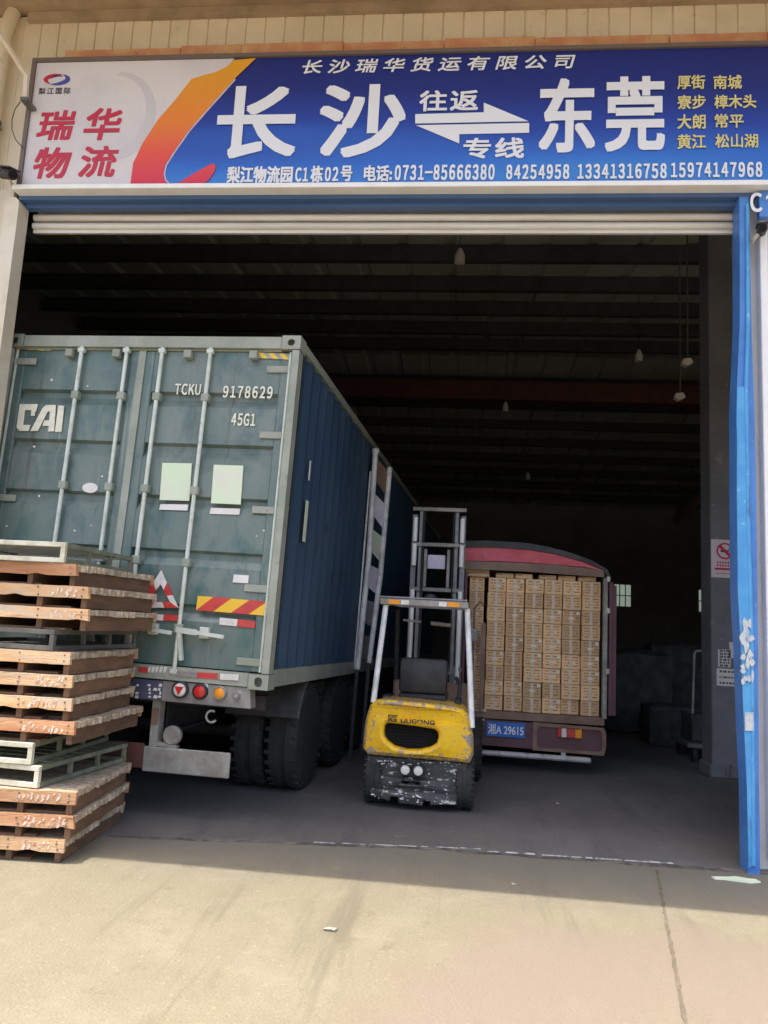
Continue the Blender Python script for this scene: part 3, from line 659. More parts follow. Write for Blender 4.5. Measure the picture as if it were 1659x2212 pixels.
# the big C A I mark drawn as blocky strokes
def mark(polys):
    g = G()
    for pl in polys: g.prism([loc(x, y, DY - .006) for x, y in pl], DY - .009, DY - .003)
    g.done('lettering', M_let, sc_)
mark([[(43, 873), (82, 873), (78, 889), (76, 889), (75, 898), (67, 898), (68, 886), (54, 886), (50, 918), (66, 918), (62, 931), (42, 931), (36, 923)],
      [(66, 931), (92, 882), (100, 875), (121, 875), (117, 932), (104, 932), (106, 920), (92, 920), (96, 908), (107, 908), (108, 888), (103, 890), (82, 931)],
      [(126, 876), (139, 877), (133, 933), (119, 933)]])
cpanel('paper_notice', [(351, 1000), (415, 1001), (409, 1082), (345, 1080)], M_paperg); cpanel('paper_notice', [(347, 1089), (407, 1090), (405, 1103), (344, 1101)], M_paper)
cpanel('paper_notice', [(462, 1004), (526, 1006), (520, 1090), (456, 1087)], M_paperg); cpanel('paper_notice', [(456, 1097), (519, 1099), (517, 1112), (453, 1110)], M_paper)
cpanel('paper_notice', [(505, 1241), (538, 1243), (536, 1260), (503, 1258)], M_paper)
cpanel('paint_patch', [(195 + 17 * math.cos(6.283 * k / 14), 1054 + 11 * math.sin(6.283 * k / 14)) for k in range(14)], M_paper)
def striped(name, px, n, mats, slant, y=None, proud=.004):
    """plate with slanted or square blocks of two colours in one sheet"""
    yy = DY - .004 if y is None else y
    P = [Vector(loc(x, z, yy)) for x, z in px]; g = G()
    def pt(u, v): return P[3].lerp(P[2], u).lerp(P[0].lerp(P[1], u), v)
    for k in range(-n, 2 * n):
        a, b = k / n, (k + 1) / n; lo_, hi_ = [], []
        poly = [(a, 0), (b, 0), (b + slant, 1), (a + slant, 1)]
        # clip to 0..1 in u
        def clip(pl, lim, keep):
            out = []
            for i in range(len(pl)):
                p, q = pl[i], pl[(i + 1) % len(pl)]; pi_, qi = keep(p[0]), keep(q[0])
                if pi_: out.append(p)
                if pi_ != qi: t = (lim - p[0]) / (q[0] - p[0]); out.append((lim, p[1] + (q[1] - p[1]) * t))
            return out
        poly = clip(poly, 0.0, lambda u: u >= 0);
        if len(poly) >= 3: poly = clip(poly, 1.0, lambda u: u <= 1)
        if len(poly) < 3: continue
        pp = []
        for u, v in poly:
            c = pt(u, v)
            if not pp or (c - pp[-1]).length > 1e-5: pp.append(c)
        if len(pp) > 2 and (pp[0] - pp[-1]).length < 1e-5: pp.pop()
        if len(pp) < 3: continue
        g.mi = k % 2; g.prism([(c.x, c.y) for c in pp], yy - proud, yy + .003)
    return g.done(name, mats, sc_)
striped('hazard_plate', [(428, 1287), (583, 1300), (576, 1330), (424, 1318)], 4, [M_red, M_yel], .22, proud=.006)
striped('hazard_tape', [(546, 761), (626, 765), (624, 777), (545, 773)], 7, [M_yel, M_gframe], -.14)
striped('hazard_tape', [(36, 743), (110, 747), (108, 758), (35, 754)], 6, [M_yel, M_gframe], -.14)
striped('reflective_tape', [(475, 1334), (552, 1342), (550, 1357), (474, 1349)], 2, [M_refw, M_red], 0)
striped('reflective_tape', [(318, 1326), (390, 1329), (389, 1342), (317, 1339)], 2, [M_refw, M_red], 0)
striped('reflective_tape', [(382, 1450), (516, 1457), (515, 1470), (381, 1461)], 3, [M_beam, M_red], 0, y=.003)
cpanel('reflective_tape', [(476, 1455), (516, 1457), (515, 1470), (475, 1468)], M_refw, y=-.001)
cpanel('reflective_tape', [(300, 1440), (320, 1442), (320, 1454), (300, 1452)], M_red, y=.003)
T = [(349, 1232), (386, 1313), (297, 1313)]; inn = [(348, 1262), (368, 1300), (318, 1301)]
g = G(); k = 0
for i in range(3):
    a, b = Vector(T[i]), Vector(T[(i + 1) % 3]); c, d = Vector(inn[i]), Vector(inn[(i + 1) % 3])
    for j in range(3):
        u, v = j / 3, (j + 1) / 3; g.mi = (k + 1) % 2; k += 1
        g.prism([loc(*p, DY - .012) for p in (a.lerp(b, u), a.lerp(b, v), c.lerp(d, v), c.lerp(d, u))], DY - .022, DY - .008)
g.done('warning_triangle', [M_red, M_refw], sc_)
g = G(); q = random.Random(4)
for x in (322, 330, 338, 347, 356):
    a = loc(x, 1446, .002); g.prism([(a[0] - .012, a[1] - .025), (a[0] + .006, a[1] - .025), (a[0] + .02, a[1] + .02), (a[0] - .004, a[1] + .022)], .001, .005)
g.done('scuff_mark', M_refw, sc_)
g = G(); q = random.Random(14)
for k in range(20):
    x, z = q.uniform(-2.6, -.15), q.uniform(.2, 2.6); w = q.uniform(.006, .016)
    g.prism([(x + w * math.cos(6.283 * i / 6) * q.uniform(.5, 1.3), z + w * math.sin(6.283 * i / 6) * q.uniform(.4, 1)) for i in range(6)], DY - .001, DY + .004)
g.done('scuff_mark', M_refw, sc_)
g = G(); g.box(-.006, -.001, .62, .70, 1.25, 1.62); g.done('side_notice', M_paperg, sc_)
g = G(); g.box(-.006, -.001, .63, .66, 1.80, 1.98); g.done('side_notice', M_paper, sc_)

# ------------------------------------------------------------------ semi trailer
MT = Matrix(((math.cos(TH), math.sin(TH), 0, K.x), (-math.sin(TH), math.cos(TH), 0, K.y), (0, 0, 1, 0), (0, 0, 0, 1)))
tr = thing('semi_trailer', 'dark skeletal semi trailer carrying the green container', 'trailer', M=MT)
def tl(x, y, b): return loc(x, y, b, MT)
g = G()
for x in (-.92, -1.80):
    g.box(x - .07, x + .07, .25, 11.9, .98, 1.0); g.box(x - .01, x + .01, .25, 11.9, .66, .98); g.box(x - .07, x + .07, .25, 11.9, .64, .66)
for y in (.3, 2.2, 3.6, 5.2, 7.5, 10, 11.8): g.box(-2.55, -.1, y, y + .1, .86, .975)
g.done('chassis', M_black, tr)
BY = .02
lt = [tl(*p, BY) for p in ((285, 1466), (540, 1486), (541, 1531), (283, 1509))]
lt = [(-CW + .1, lt[0][1] + .03), lt[0], lt[1], lt[2], lt[3], (-CW + .1, lt[3][1] + .03)]
g = G(); sp_ = tl(352, 1480, BY)[0]; sz0, sz1 = tl(352, 1514, BY)[1], tl(352, 1471, BY)[1]
g.prism([(sp_, sz0), lt[3], lt[2], (sp_, sz1)], BY, BY + .12)
beam = g.done('lamp_beam', M_beam, tr)
g = G(); g.prism([lt[5], (sp_ - .001, sz0), (sp_ - .001, sz1), lt[0]], BY, BY + .12); g.done('lamp_beam', M_beamb, tr)
g = G(); q = random.Random(6)
for cx in (296, 322, 336, 346):
    for cy in (1480, 1489, 1497, 1505):
        if q.random() < .25: continue
        a = tl(cx + q.uniform(-2, 2), cy, BY); w, h = q.uniform(.008, .02), q.uniform(.008, .016)
        g.prism([(a[0] - w, a[1] - h * .6), (a[0] + w * .6, a[1] - h), (a[0] + w, a[1] + h * .5), (a[0] - w * .4, a[1] + h)], BY - .003, BY + .001)
g.done('stencil_mark', M_refw, tr)
for (cx, cy, r, m) in ((388, 1490, .068, 'ring'), (431, 1494, .062, 'red'), (474, 1497, .055, 'org'), (509, 1504, .03, 'grey')):
    a = tl(cx, cy, BY - .03); c = (a[0], BY - .02, a[1])
    g = G(); g.lathe([(0.02, r), (-.012, r), (-.018, r * .9), (-.018, r * .80), (0, r * .78)], c, 'y', 24); g.done('lamp_bezel', M_black if m in ('ring', 'red') else M_beam, tr)
    g = G(); g.lathe([(.0, r * .77), (-.012, r * .76), (-.02, r * .5), (-.022, .004)], c, 'y', 24)
    lm = g.done('tail_lamp', {'ring': M_refw, 'red': M_lens, 'org': M_org, 'grey': M_beam}[m], tr)
    if m == 'ring':
        g = G(); g.prism([(a[0] - .036, a[1] + .026), (a[0] + .036, a[1] + .026), (a[0], a[1] - .04)], BY - .05, BY - .03); g.done('reflector', M_lens, tr)
g = G(); a = tl(450, 1488, BY); g.box(a[0] - .04, a[0] - .005, BY - .004, BY + .001, a[1] - .05, a[1] + .04); g.done('sticker', M_paper, tr)
a0, a1 = tl(318, 1660, .10), tl(350, 1513, .10)
g = G(); g.box(a0[0], a1[0] - .01, .09, .19, a0[1], sz0 - .002); b0, b1 = tl(348, 1672, .07), tl(498, 1627, .07)
g.box(a0[0] - .03, b1[0], .06, .088, b0[1] + .01, b1[1], .008); g.bar((a1[0] - .02, .12, a0[1] + .2), (a1[0] + .16, .12, b1[1] + .0), .05, .03); g.done('underride_guard', M_guard, tr)
g = G(); g.box(-CW + .15, a0[0] - .032, .07, .088, b0[1] + .03, b1[1] + .02, .006); g.done('underride_guard', M_redbeam, tr)
g = G(); g.box(a0[0] + .005, a1[0] - .015, .078, .089, a1[1] - .19, a1[1] - .06); g.done('bracket_plate', M_brown, tr)
a = tl(371, 1589, .1); g = G(); g.lathe([(.10, .05), (.04, .075), (0, .078), (-.012, .066), (-.014, .01)], (a[0], .1, a[1]), 'y', 24); g.done('round_reservoir', M_guard, tr)
g = G(); h = tl(457, 1548, .05); g.tube([(h[0] + .045 * math.cos(t), .05, h[1] + .045 * math.sin(t)) for t in [R(60 + 24 * k) for k in range(12)]], .009, 8); g.done('hook', M_guard, tr)
def tyre(parent, c, r, w, name='tyre', rim=.55):
    h = w / 2; g = G()
    g.lathe([(-h, r * rim), (-h, r * .9), (-h * .8, r * .985), (-h * .62, r), (-h * .25, r), (-h * .2, r * .97), (h * .2, r * .97), (h * .25, r), (h * .62, r), (h * .8, r * .985), (h, r * .9), (h, r * rim)], c, 'x', 36)
    for k in range(30):
        a = 2 * math.pi * k / 30
        for sx_ in (-.42, .42):
            cy, cz_ = c[1] + math.cos(a + .1 * (sx_ > 0)) * r * .992, c[2] + math.sin(a + .1 * (sx_ > 0)) * r * .992
            if cz_ < c[2] - r * .9: continue
            t_ = Vector((0, -math.sin(a), math.cos(a))); p_ = Vector((c[0] + sx_ * w, cy, cz_)); g.bar(p_ - t_ * r * .035, p_ + t_ * r * .035, w * .22, r * .03)
    o = g.done(name, M_rubber, parent)
    g = G(); g.lathe([(-h * .7, .01), (-h * .7, r * .3), (-h * .5, r * .54), (h * .5, r * .54), (h * .62, r * .35), (h * .62, .01)], c, 'x', 24); g.done('rim', M_steeld, o); return o
for y in (1.62, 2.92, 4.22):
    for x in (-.20, -.53, -2.19, -2.52): tyre(tr, (x, y, .5), .5, .28)
    g = G(); g.tube([(-2.5, y, .5), (-.2, y, .5)], .07, 12); g.done('axle', M_black, tr)
for x0, x1 in ((-.72, -.03), (-2.70, -2.02)):
    g = G(); pr = [(1.62 + .60 * math.cos(t), .52 + .60 * math.sin(t)) for t in [R(95 + 8.2 * k) for k in range(9)]]
    g.strip(pr, lambda p, t: Vector((t, p[0], p[1])), x0, x1); g.strip([(p[0] - .012, p[1] + .008) for p in pr], lambda p, t: Vector((t, p[0], p[1])), x0, x1)
    g.tube([(x1, p[0], p[1]) for p in pr], .012, 6)
    g.done('mudguard', M_mud, tr)
    g = G(); g.tube([(x0 + .02, 1.0, .8), (x0 + .02, .95, 1.0)], .02, 8); g.done('stay', M_guard, tr)

# ------------------------------------------------------------------ tall frame beside the container
fr = thing('metal_frame', 'tall pale metal frame with panels standing beside the blue container side', 'frame', M=Matrix.Translation(MC @ Vector((.12, 3.30, 0))) )
fo = fr.location.copy(); fr.location = (fo.x, fo.y, 0)
top = CH + fo.z - .06
def fl(x, y, d=0.0): p = at(x, y, fo.y + d); return Vector((p.x - fo.x, d, p.z))
s0, s1 = [fl(811, 975), fl(797, 1200), fl(772, 1446)], [fl(842, 1010, .25), fl(822, 1240, .25), fl(797, 1432, .25)]
g = G(); g.tube(s0[:2] + [s0[2]], .033, 10); g.lathe([(-.03, .045), (.03, .045)], s0[0], 'z', 12); g.done('upright', M_chrome, fr)
g = G(); g.tube(s1, .033, 10); g.done('upright', M_chrome, fr)
g = G(); g.tube([s0[0] + Vector((-.05, .02, -.25)), s0[2] + Vector((-.04, .02, 0))], .012, 8); g.done('upright', M_chrome, fr)
for s_ in (s0, s1):
    g = G(); g.bar(s_[2], Vector((s_[2].x - .03, s_[2].y, 0)), .04); g.done('leg', M_black, fr)
N = 6
for k in range(N):
    t0, t1 = k / N + .02, (k + 1) / N - .05
    A, B = s0[0].lerp(s0[2], t0), s0[0].lerp(s0[2], t1); C_, D = s1[0].lerp(s1[2], t0 + .01), s1[0].lerp(s1[2], t1 + .04)
    g = G(); v = [g.bm.verts.new(p + Vector((0, o, 0))) for o in (.02, .035) for p in (A, C_, D, B)]
    for f in ((0, 1, 2, 3), (7, 6, 5, 4), (0, 4, 5, 1), (1, 5, 6, 2), (2, 6, 7, 3), (3, 7, 4, 0)): g.bm.faces.new([v[i] for i in f])
    g.done('panel', [M_brown, M_palebl, M_paperg, M_palebl, M_steel, M_steeld][k], fr)

# ------------------------------------------------------------------ pallets
PG = 'pallets stacked beside the container'
def wood_pallet(label, seed):
    t = thing('wooden_pallet', label, 'pallet', group=PG); q = random.Random(seed)
    # local: front right bottom corner at origin, x to the left is negative, y runs back
    Wd, Dp, Hh = 1.2, 1.1, .146
    for y0 in (0, Dp - .026):
        g = G(); n_ = 16; to = [(-Wd * k / n_ + (q.uniform(-.012, .004) if k == 0 else 0), Hh + q.uniform(-.0022, .0005)) for k in range(n_ + 1)]
        bo = [(-Wd * k / n_ + (q.uniform(-.012, .004) if k == 0 else 0), .066 + q.uniform(-.0015, .0018) + (q.random() < .06) * .012) for k in range(n_ + 1)]
        g.prism(to + bo[::-1], y0 + q.uniform(-.004, .002), y0 + .026)
        if y0 == 0:
            g.mi = 1
            for x in (-.045, -.36, -.70, -1.06):
                for dz in (.085, .125): g.lathe([(-.0055, .0055), (.002, .006)], (x + q.uniform(-.008, .008), 0, dz + q.uniform(-.006, .006)), 'y', 8)
        g.done('fascia_board', [M_wood2 if seed in (21, 22, 25, 32) else M_wood, M_steeld], t)
    for k, x in enumerate((-.045, -.36, -.70, -1.06, -1.19)):
        g = G(); g.box(x - .02, x + .02, .028, Dp - .028, .0, Hh - .036, .002); g.done('stringer', M_woodshade if k else M_woodshade, t)
    for k in range(6):
        y0 = .03 + k * (Dp - .06) / 6
        g = G(); n_ = 9; ofs_ = q.uniform(-.012, .006)
        e = [(0.006 + ofs_ + q.uniform(-.016, .006), y0 + .004 + (i / n_) * ((Dp - .06) / 6 - .012)) for i in range(n_ + 1)]
        g.slab([(-Wd, y0 + .004)] + e + [(-Wd, y0 + (Dp - .06) / 6 - .008)], Hh - .042 - q.uniform(0, .008), Hh - .001 - q.uniform(0, .006)); g.done('deck_board', M_woodend, t)
    for y0 in (.05, .5, .96):
        g = G(); g.box(-Wd, -.02 - q.uniform(0, .3) * (y0 < .1), y0, y0 + .09, -.001, .012); g.done('bottom_board', M_woodshade, t)
    g = G(); x = -.05 - q.uniform(0, .05); n_ = q.randint(6, 10)
    for k in range(n_):
        w = q.uniform(.014, .028)
        for j in range(q.randint(1, 3)):
            zc = q.uniform(.08, .125); h = q.uniform(.006, .022); dx = q.uniform(-.006, .006)
            g.prism([(x - w + dx, zc - h), (x - w * .4 + dx, zc - h * q.uniform(.3, 1)), (x + dx, zc + h * .6), (x - w * .7 + dx, zc + h)], -.0025 - j * .0004, .001)
        x -= w + q.uniform(.006, .018)
    g.done('stencil_mark', M_sten, t)
    return t
def steel_pallet(label, m=M_steelp, m2=M_steelg):
    t = thing('steel_pallet', label, 'pallet', group=PG); Wd, Dp, Hh, b = 1.0, 1.1, .140, .032
    g = G()
    for z in (.003, Hh - b): g.box(-Wd, 0, 0, b, z, z + b, .003)
    for x in (-b, -.52, -Wd): g.box(x, x + b, .001, b - .001, b + .0035, Hh - b - .0005)
    g.done('front_frame', m, t)
    g = G()
    for z in (.004, Hh - b + .001): g.box(-b + .002, -.002, b + .001, Dp - b, z, z + b - .002); g.box(-Wd + .002, -Wd + b, b + .001, Dp - b, z, z + b - .002); g.box(-Wd, 0, Dp - b, Dp, z, z + b - .002)
    for y in (.36, .70, Dp - b + .002): g.box(-b + .004, -.004, y, y + .028, b + .003, Hh - b)
    g.done('side_frame', m2, t)
    g = G()
    for k in range(8): y = .08 + k * .125; g.box(-Wd + b, -b, y, y + .08, Hh - .02, Hh - .003)
    g.done('deck_slat', m2, t)
    return t
PW = [('w', -2.44, .000, 4.0, 'bottom wooden pallet of the stack, standing on the concrete'),
      ('w', -2.39, .147, 5.5, 'second wooden pallet from the ground, orange front board with pale stencil'),
      ('w', -2.395, .294, 5.5, 'dark red-brown wooden pallet directly under the two pale steel pallets'),
      ('s', -2.66, .441, -6.0, 'pale steel pallet in the middle of the stack, the lower of two'),
      ('s', -2.72, .583, -.5, 'pale steel pallet in the middle of the stack, the upper of two'),
      ('w', -2.45, .725, 0.0, 'wooden pallet with torn orange label resting on the two pale steel pallets'),
      ('w', -2.49, .872, 2.0, 'wooden pallet third below the dark steel pallet, pale cream end boards'),
      ('w', -2.50, 1.019, 2.0, 'wooden pallet second below the dark steel pallet, ragged splintered side'),
      ('w', -2.52, 1.166, .5, 'wooden pallet directly under the dark steel pallet'),
      ('d', -2.66, 1.313, -5.5, 'dark recessed steel pallet in the shaded upper half of the stack'),
      ('w', -2.44, 1.455, -2.0, 'wooden pallet resting on the dark steel pallet, jutting right'),
      ('w', -2.45, 1.602, -1.5, 'wooden pallet third from the top, long row of stencil marks'),
      ('w', -2.55, 1.749, -5.0, 'topmost wooden pallet, bare orange front, under a steel pallet'),
      ('s', -2.65, 1.896, 0.0, 'white edged steel pallet on the very top of the stack')]
for i, (kd, x, z, rz, lab) in enumerate(PW):
    t = wood_pallet(lab, 20 + i) if kd == 'w' else steel_pallet(lab, *((M_steelp, M_steelg) if kd == 's' else (M_steeld, M_steeld)))
    t.location = (x, -1.19, z + .002); t.rotation_euler = (0, 0, R(rz))

# ------------------------------------------------------------------ forklift
FX, FY = -.335, .86
fk = thing('forklift', 'yellow forklift truck with chipped paint seen from behind', 'forklift', (FX, FY, 0), R(-1.5))
def fp(x, y, v=0.0): p = at(x, y, FY + v); return (p.x - FX - v * .0262, p.z)
out = [(-.445, .465), (.465, .455), (.485, .50), (.48, .66), (.455, .78), (.43, .85), (.385, .895), (.30, .912), (0, .93), (-.30, .938), (-.385, .925), (-.43, .885), (-.455, .80), (-.475, .66), (-.478, .50)]
hole = [(-.285, .66), (-.28, .70), (-.25, .728), (-.20, .733), (.0, .725), (.13, .715), (.17, .69), (.178, .65), (.165, .60), (.11, .568), (.02, .548), (-.08, .543), (-.18, .556), (-.25, .59), (-.28, .625)]
t = curve_mesh([[(x * .95, .69 + (z - .69) * .90) for x, z in out], [(x * 1.2 + .008, .64 + (z - .64) * 1.5) for x, z in hole]], .03, .035, 3)
g = G(); g.merge(t, Matrix.Translation((0, .055, 0)))
g.prism([(x * .965, .69 + (z - .69) * .955) for x, z in out], .13, .72)
for v in g.bm.verts: v.co.y += .35 * v.co.x ** 2
g.done('counterweight', M_fky, fk)
g = G(); g.prism([(x * 1.22, .64 + (z - .64) * 1.5) for x, z in hole], .118, .128)
for k in range(7): zz = .56 + k * .026; g.box(-.25, .16, .105, .117, zz, zz + .008)
g.done('radiator_grille', M_void, fk)
lowo = [(-.455, .445), (-.44, .30), (-.42, .16), (-.40, .10), (-.24, .075), (-.23, .115), (-.15, .115), (-.135, .065), (.055, .062), (.07, .105), (.14, .105), (.15, .07), (.36, .085), (.385, .16), (.42, .30), (.455, .44)]
slot = rrect(-.135, .05, .215, .265, .02)
t = curve_mesh([[(x * .97, z + (.008 if z < .2 else -.012)) for x, z in lowo], slot], .06, .014, 2); g = G(); g.merge(t, Matrix.Translation((0, .14, 0)))
for v in g.bm.verts: v.co.y += .3 * v.co.x ** 2
g.box(-.30, .30, .27, .6, .12, .44); g.box(-.2, .12, .215, .26, .2, .28); g.done('lower_counterweight', M_fkb, fk)
q = random.Random(31); g = G()
for k in range(60):
    x, z = q.uniform(-.40, .39), q.choice([q.uniform(.085, .13), q.uniform(.085, .13), q.uniform(.12, .44), q.uniform(.38, .44)]); w, h = q.uniform(.004, .03) * q.random() + .004, q.uniform(.002, .007)
    if abs(x + .04) < .15 and .18 < z < .40: continue
    if z < .13 and not (-.39 < x < -.25 or -.12 < x < .04 or .17 < x < .34): continue
    yy = .063 + .3 * x * x
    g.prism([(x + w * math.cos(6.283 * i / 7) * q.uniform(.5, 1.2), z + h * math.sin(6.283 * i / 7) * q.uniform(.4, 1.5)) for i in range(7)], yy - .0035 - .00004 * k, yy + .006)
g.done('paint_chip', M_chrome, fk)
for cx in (-.095, .02):
    g = G(); g.lathe([(.06, .052), (-.01, .052), (-.014, .044), (0, .042)], (cx, .055, .352), 'y', 20); g.done('lamp_bezel', M_black, fk)
    g = G(); g.lathe([(.02, .041), (-.004, .04), (-.010, .02), (-.011, .003)], (cx, .055, .352), 'y', 20); g.done('rear_lamp', M_glassl, fk)
def ftext(s, x0, x1, z0, z1): g.merge(text_bm(s, (x0, z0, x1, z1), .004, .03, th=.012))
g = G(); ftext('LIUGONG', -.15, .15, .757, .795); ftext('G', -.245, -.185, .762, .806)
g.box(-.262, -.250, -.004, .013, .755, .818); g.box(-.262, -.18, -.0045, .0135, .81, .818); g.done('lettering', M_ink_k, fk)
for x in (-.385, .425): tyre(fk, (x, .34, .255), .255, .16)
for x in (-.46, .46): tyre(fk, (x, 1.78, .33), .33, .23)
g = G(); g.box(-.43, .43, .72, 1.9, .32, .50, .02); g.box(-.36, .36, .60, 1.05, .50, .88, .04); g.box(-.40, .40, 1.55, 1.72, .48, 1.02, .02); g.done('body', M_brown, fk)
g = G(); g.box(-.24, .22, .62, 1.05, .885, .97, .03, 2); g.box(-.24, .22, .58, .68, .97, 1.30, .035, 2); g.done('seat', M_black, fk)
g = G(); c = Vector((-.02, 1.40, 1.12)); g.tube([c + Vector((.16 * math.cos(t), .06 * math.sin(t), .14 * math.sin(t))) for t in [R(20 * k) for k in range(19)]], .012, 8, False); g.tube([c, c + Vector((0, .2, -.3))], .02, 8); g.done('steering_wheel', M_black, fk)
g = G()
for k in range(3): g.tube([(.18 + .07 * k, 1.45, 1.0), (.18 + .07 * k, 1.42, 1.16)], .008, 6); g.lathe([(-.02, .014), (.015, .018), (.03, .008)], (.18 + .07 * k, 1.42, 1.17), 'z', 8)
g.done('lever', M_steel, fk)
bl, brr = fp(806, 1508, .08), fp(1020, 1562, .08); tlp, trp = fp(832, 1308, .12), fp(1010, 1308, .12)
for (b_, t_) in ((bl, tlp), (brr, trp)):
    g = G(); g.tube([(b_[0], .10, b_[1] - .04), (t_[0], .16, 1.775), (t_[0] + (.03 if t_[0] < 0 else -.03), .20, 1.81)], .026, 12); g.done('guard_post', M_chrome, fk)
for x in (-.38, .40):
    g = G(); g.tube([(x, 1.62, 1.0), (x * .98, 1.40, 1.78)], .026, 12); g.done('guard_post', M_black, fk)
ra, rb = fp(821, 1300, .12)[0], fp(1012, 1300, .12)[0]
g = G()
for x in (ra + .02, rb - .02): g.box(x - .022, x + .022, .145, 1.46, 1.80, 1.84, .005)
g.box(ra, rb, 1.42, 1.46, 1.80, 1.84)
for k in range(7): y = .30 + k * .16; g.box(ra + .04, rb - .04, y, y + .025, 1.803, 1.838)
g.tube([(ra - .01, .13, 1.855), (rb - .01, .13, 1.855)], .010, 8)
roofo = g.done('overhead_guard', M_steel, fk)
g = G(); g.box(ra, rb, .10, .144, 1.785, 1.842, .006); g.done('rear_crossbar', M_guard, fk)
for (a_, b_, m) in ((.10, .23, 'r'), (.24, .33, 'w'), (.67, .76, 'w'), (.77, .90, 'r')):
    g = G(); g.box(ra + (rb - ra) * a_, ra + (rb - ra) * b_, .096, .0995, 1.793, 1.834); g.done('reflector', M_refw if m == 'w' else M_org, fk)
g = G(); g.lathe([(0, .07), (.03, .072), (.07, .055), (.09, .01)], (.02, .7, 1.842), 'z', 16); g.done('horn_dome', M_black, fk)
g = G(); g.tube([(-.26, .9, 1.66), (-.08, .9, 1.65)], .012, 8); g.tube([(.02, .95, 1.64), (.22, .95, 1.63)], .02, 8); g.done('hand_rail', M_guard, fk)
MY = 2.02
def mp_(x, y): p = at(x, y, FY + MY); return (p.x - FX - MY * .0262, p.z)
ml, mr_ = mp_(896, 1150)[0], mp_(1001, 1150)[0]
for x in (ml, mr_):
    g = G(); g.box(x - .03, x + .03, MY - .03, MY + .05, .06, 2.90, .004); g.done('outer_upright', M_steel, fk)
for x in (ml + .075, mr_ - .075):
    g = G(); g.box(x - .022, x + .022, MY - .02, MY + .05, .3, 2.98, .003); g.done('inner_upright', M_steel, fk)
for x in (ml + .01, mr_ - .01):
    for z0, z1 in ((2.58, 2.86), (2.30, 2.55), (1.0, 2.02)):
        g = G(); g.tube([(x, MY - .065, z0), (x, MY - .065, z1)], .027, 10); g.done('lift_cylinder', M_white, fk)
for z in (2.965, 2.55, 2.03, 1.1):
    g = G(); g.box(ml - .03, mr_ + .03, MY - .05, MY - .031, z - .022, z + .022, .004); g.done('mast_crossbar', M_guard, fk)
for x in (ml + .14, mr_ - .16):
    g = G(); g.box(x - .016, x + .016, MY - .02, MY - .002, 2.06, 2.50); g.done('mast_chain', M_guard, fk)
for x in (ml + .10, ml + .115, mr_ - .11):
    g = G(); g.tube([(x, MY - .04, 1.0), (x + .01, MY - .055, 1.6), (x - .005, MY - .045, 2.3), (x, MY - .04, 2.92), (x + .03, MY - .02, 2.96)], .008, 6); g.done('hydraulic_hose', M_black, fk)
for x in (-.27, .23):
    g = G(); g.tube([(x, 1.55, .62), (x, MY - .05, .72)], .032, 10); g.tube([(x, 1.3, .58), (x, 1.56, .622)], .02, 8); g.done('tilt_cylinder', M_guard, fk)
g = G(); g.tube([(.33, .75, .9), (.34, .78, 1.05), (.30, .85, 1.12)], .02, 8); g.done('exhaust_stub', M_black, fk)
g = G(); g.box(.30, .36, .56, .90, .885, .94, .01); g.done('hood_latch', M_black, fk)
g = G(); g.box(-.40, -.31, .60, .92, .885, .93, .01); g.done('hood_latch', M_black, fk)
g = G(); g.box(ml + .16, mr_ - .20, MY + .06, MY + .075, 2.28, 2.44); g.done('data_plate', M_palebl, fk)
g = G()
for x in (-.25, .2): g.box(x - .05, x + .05, MY + .10, MY + .98, .03, .065); g.box(x - .05, x + .05, MY + .07, MY + .099, .03, .55)
g.box(ml, mr_, MY + .055, MY + .069, .15, .5); g.done('fork', M_black, fk)

# ------------------------------------------------------------------ light truck with its load of cartons
TY = 3.25
tk = thing('cargo_truck', 'light truck with open rear stacked full of brown cartons', 'truck', (.9, TY, 0))
def tp(x, y, v=0.0): p = at(x, y, TY + v); return (p.x - .9, p.z)
TLx, TRx = tp(1003, 1300)[0], tp(1318, 1300)[0]
kt = [(1003, 1168), (1060, 1168), (1130, 1172), (1180, 1180), (1230, 1193), (1280, 1211), (1312, 1230), (1318, 1243)]
kb = [(1316, 1250), (1301, 1230), (1260, 1213), (1200, 1196), (1150, 1188), (1100, 1184), (1050, 1182), (1003, 1182)]
g = G(); A_ = [tp(*p) for p in kt]; B_ = [tp(*p) for p in kb]
g.prism(A_ + B_, 0, .10)
g.strip(A_, lambda p, t: Vector((p[0], t, p[1] - .002)), .05, 4.3)
g.done('tarp_roof', M_tarpk, tk)
rb_ = [(1003, 1211), (1060, 1212), (1130, 1215), (1200, 1219), (1260, 1225), (1304, 1232)]
g = G(); g.prism([tp(*p) for p in kb[1:]] + [tp(*p) for p in rb_], .02, .06); g.jitter(.006, 3); g.done('tarp_valance', M_tarpr, tk)
hb = [(1003, 1229), (1060, 1231), (1130, 1234), (1200, 1239), (1306, 1247)]
g = G(); g.prism([tp(x, y + 1) for x, y in rb_] + [tp(*p) for p in hb[::-1]], .0, .07); g.done('header_rail', M_brown, tk)
r1 = tp(1306, 1300)[0]
g = G(); g.box(r1 - .015, r1 + .035, -.02, .06, .66, 2.28, .005); g.done('corner_post', M_guard, tk)
g = G(); g.box(r1 + .055, r1 + .10, .0, .05, .70, 2.24, .005); g.box(r1 + .101, r1 + .14, .01, .06, .70, 2.2); g.done('open_gate', M_plum, tk)
for z in (2.27, 1.9, 1.2):
    g = G(); g.lathe([(-.03, .022), (.03, .022)], (r1 + .04, -.015, z), 'z', 10); g.done('gate_hinge', M_rod, tk)
l1 = tp(1033, 1400)[0]
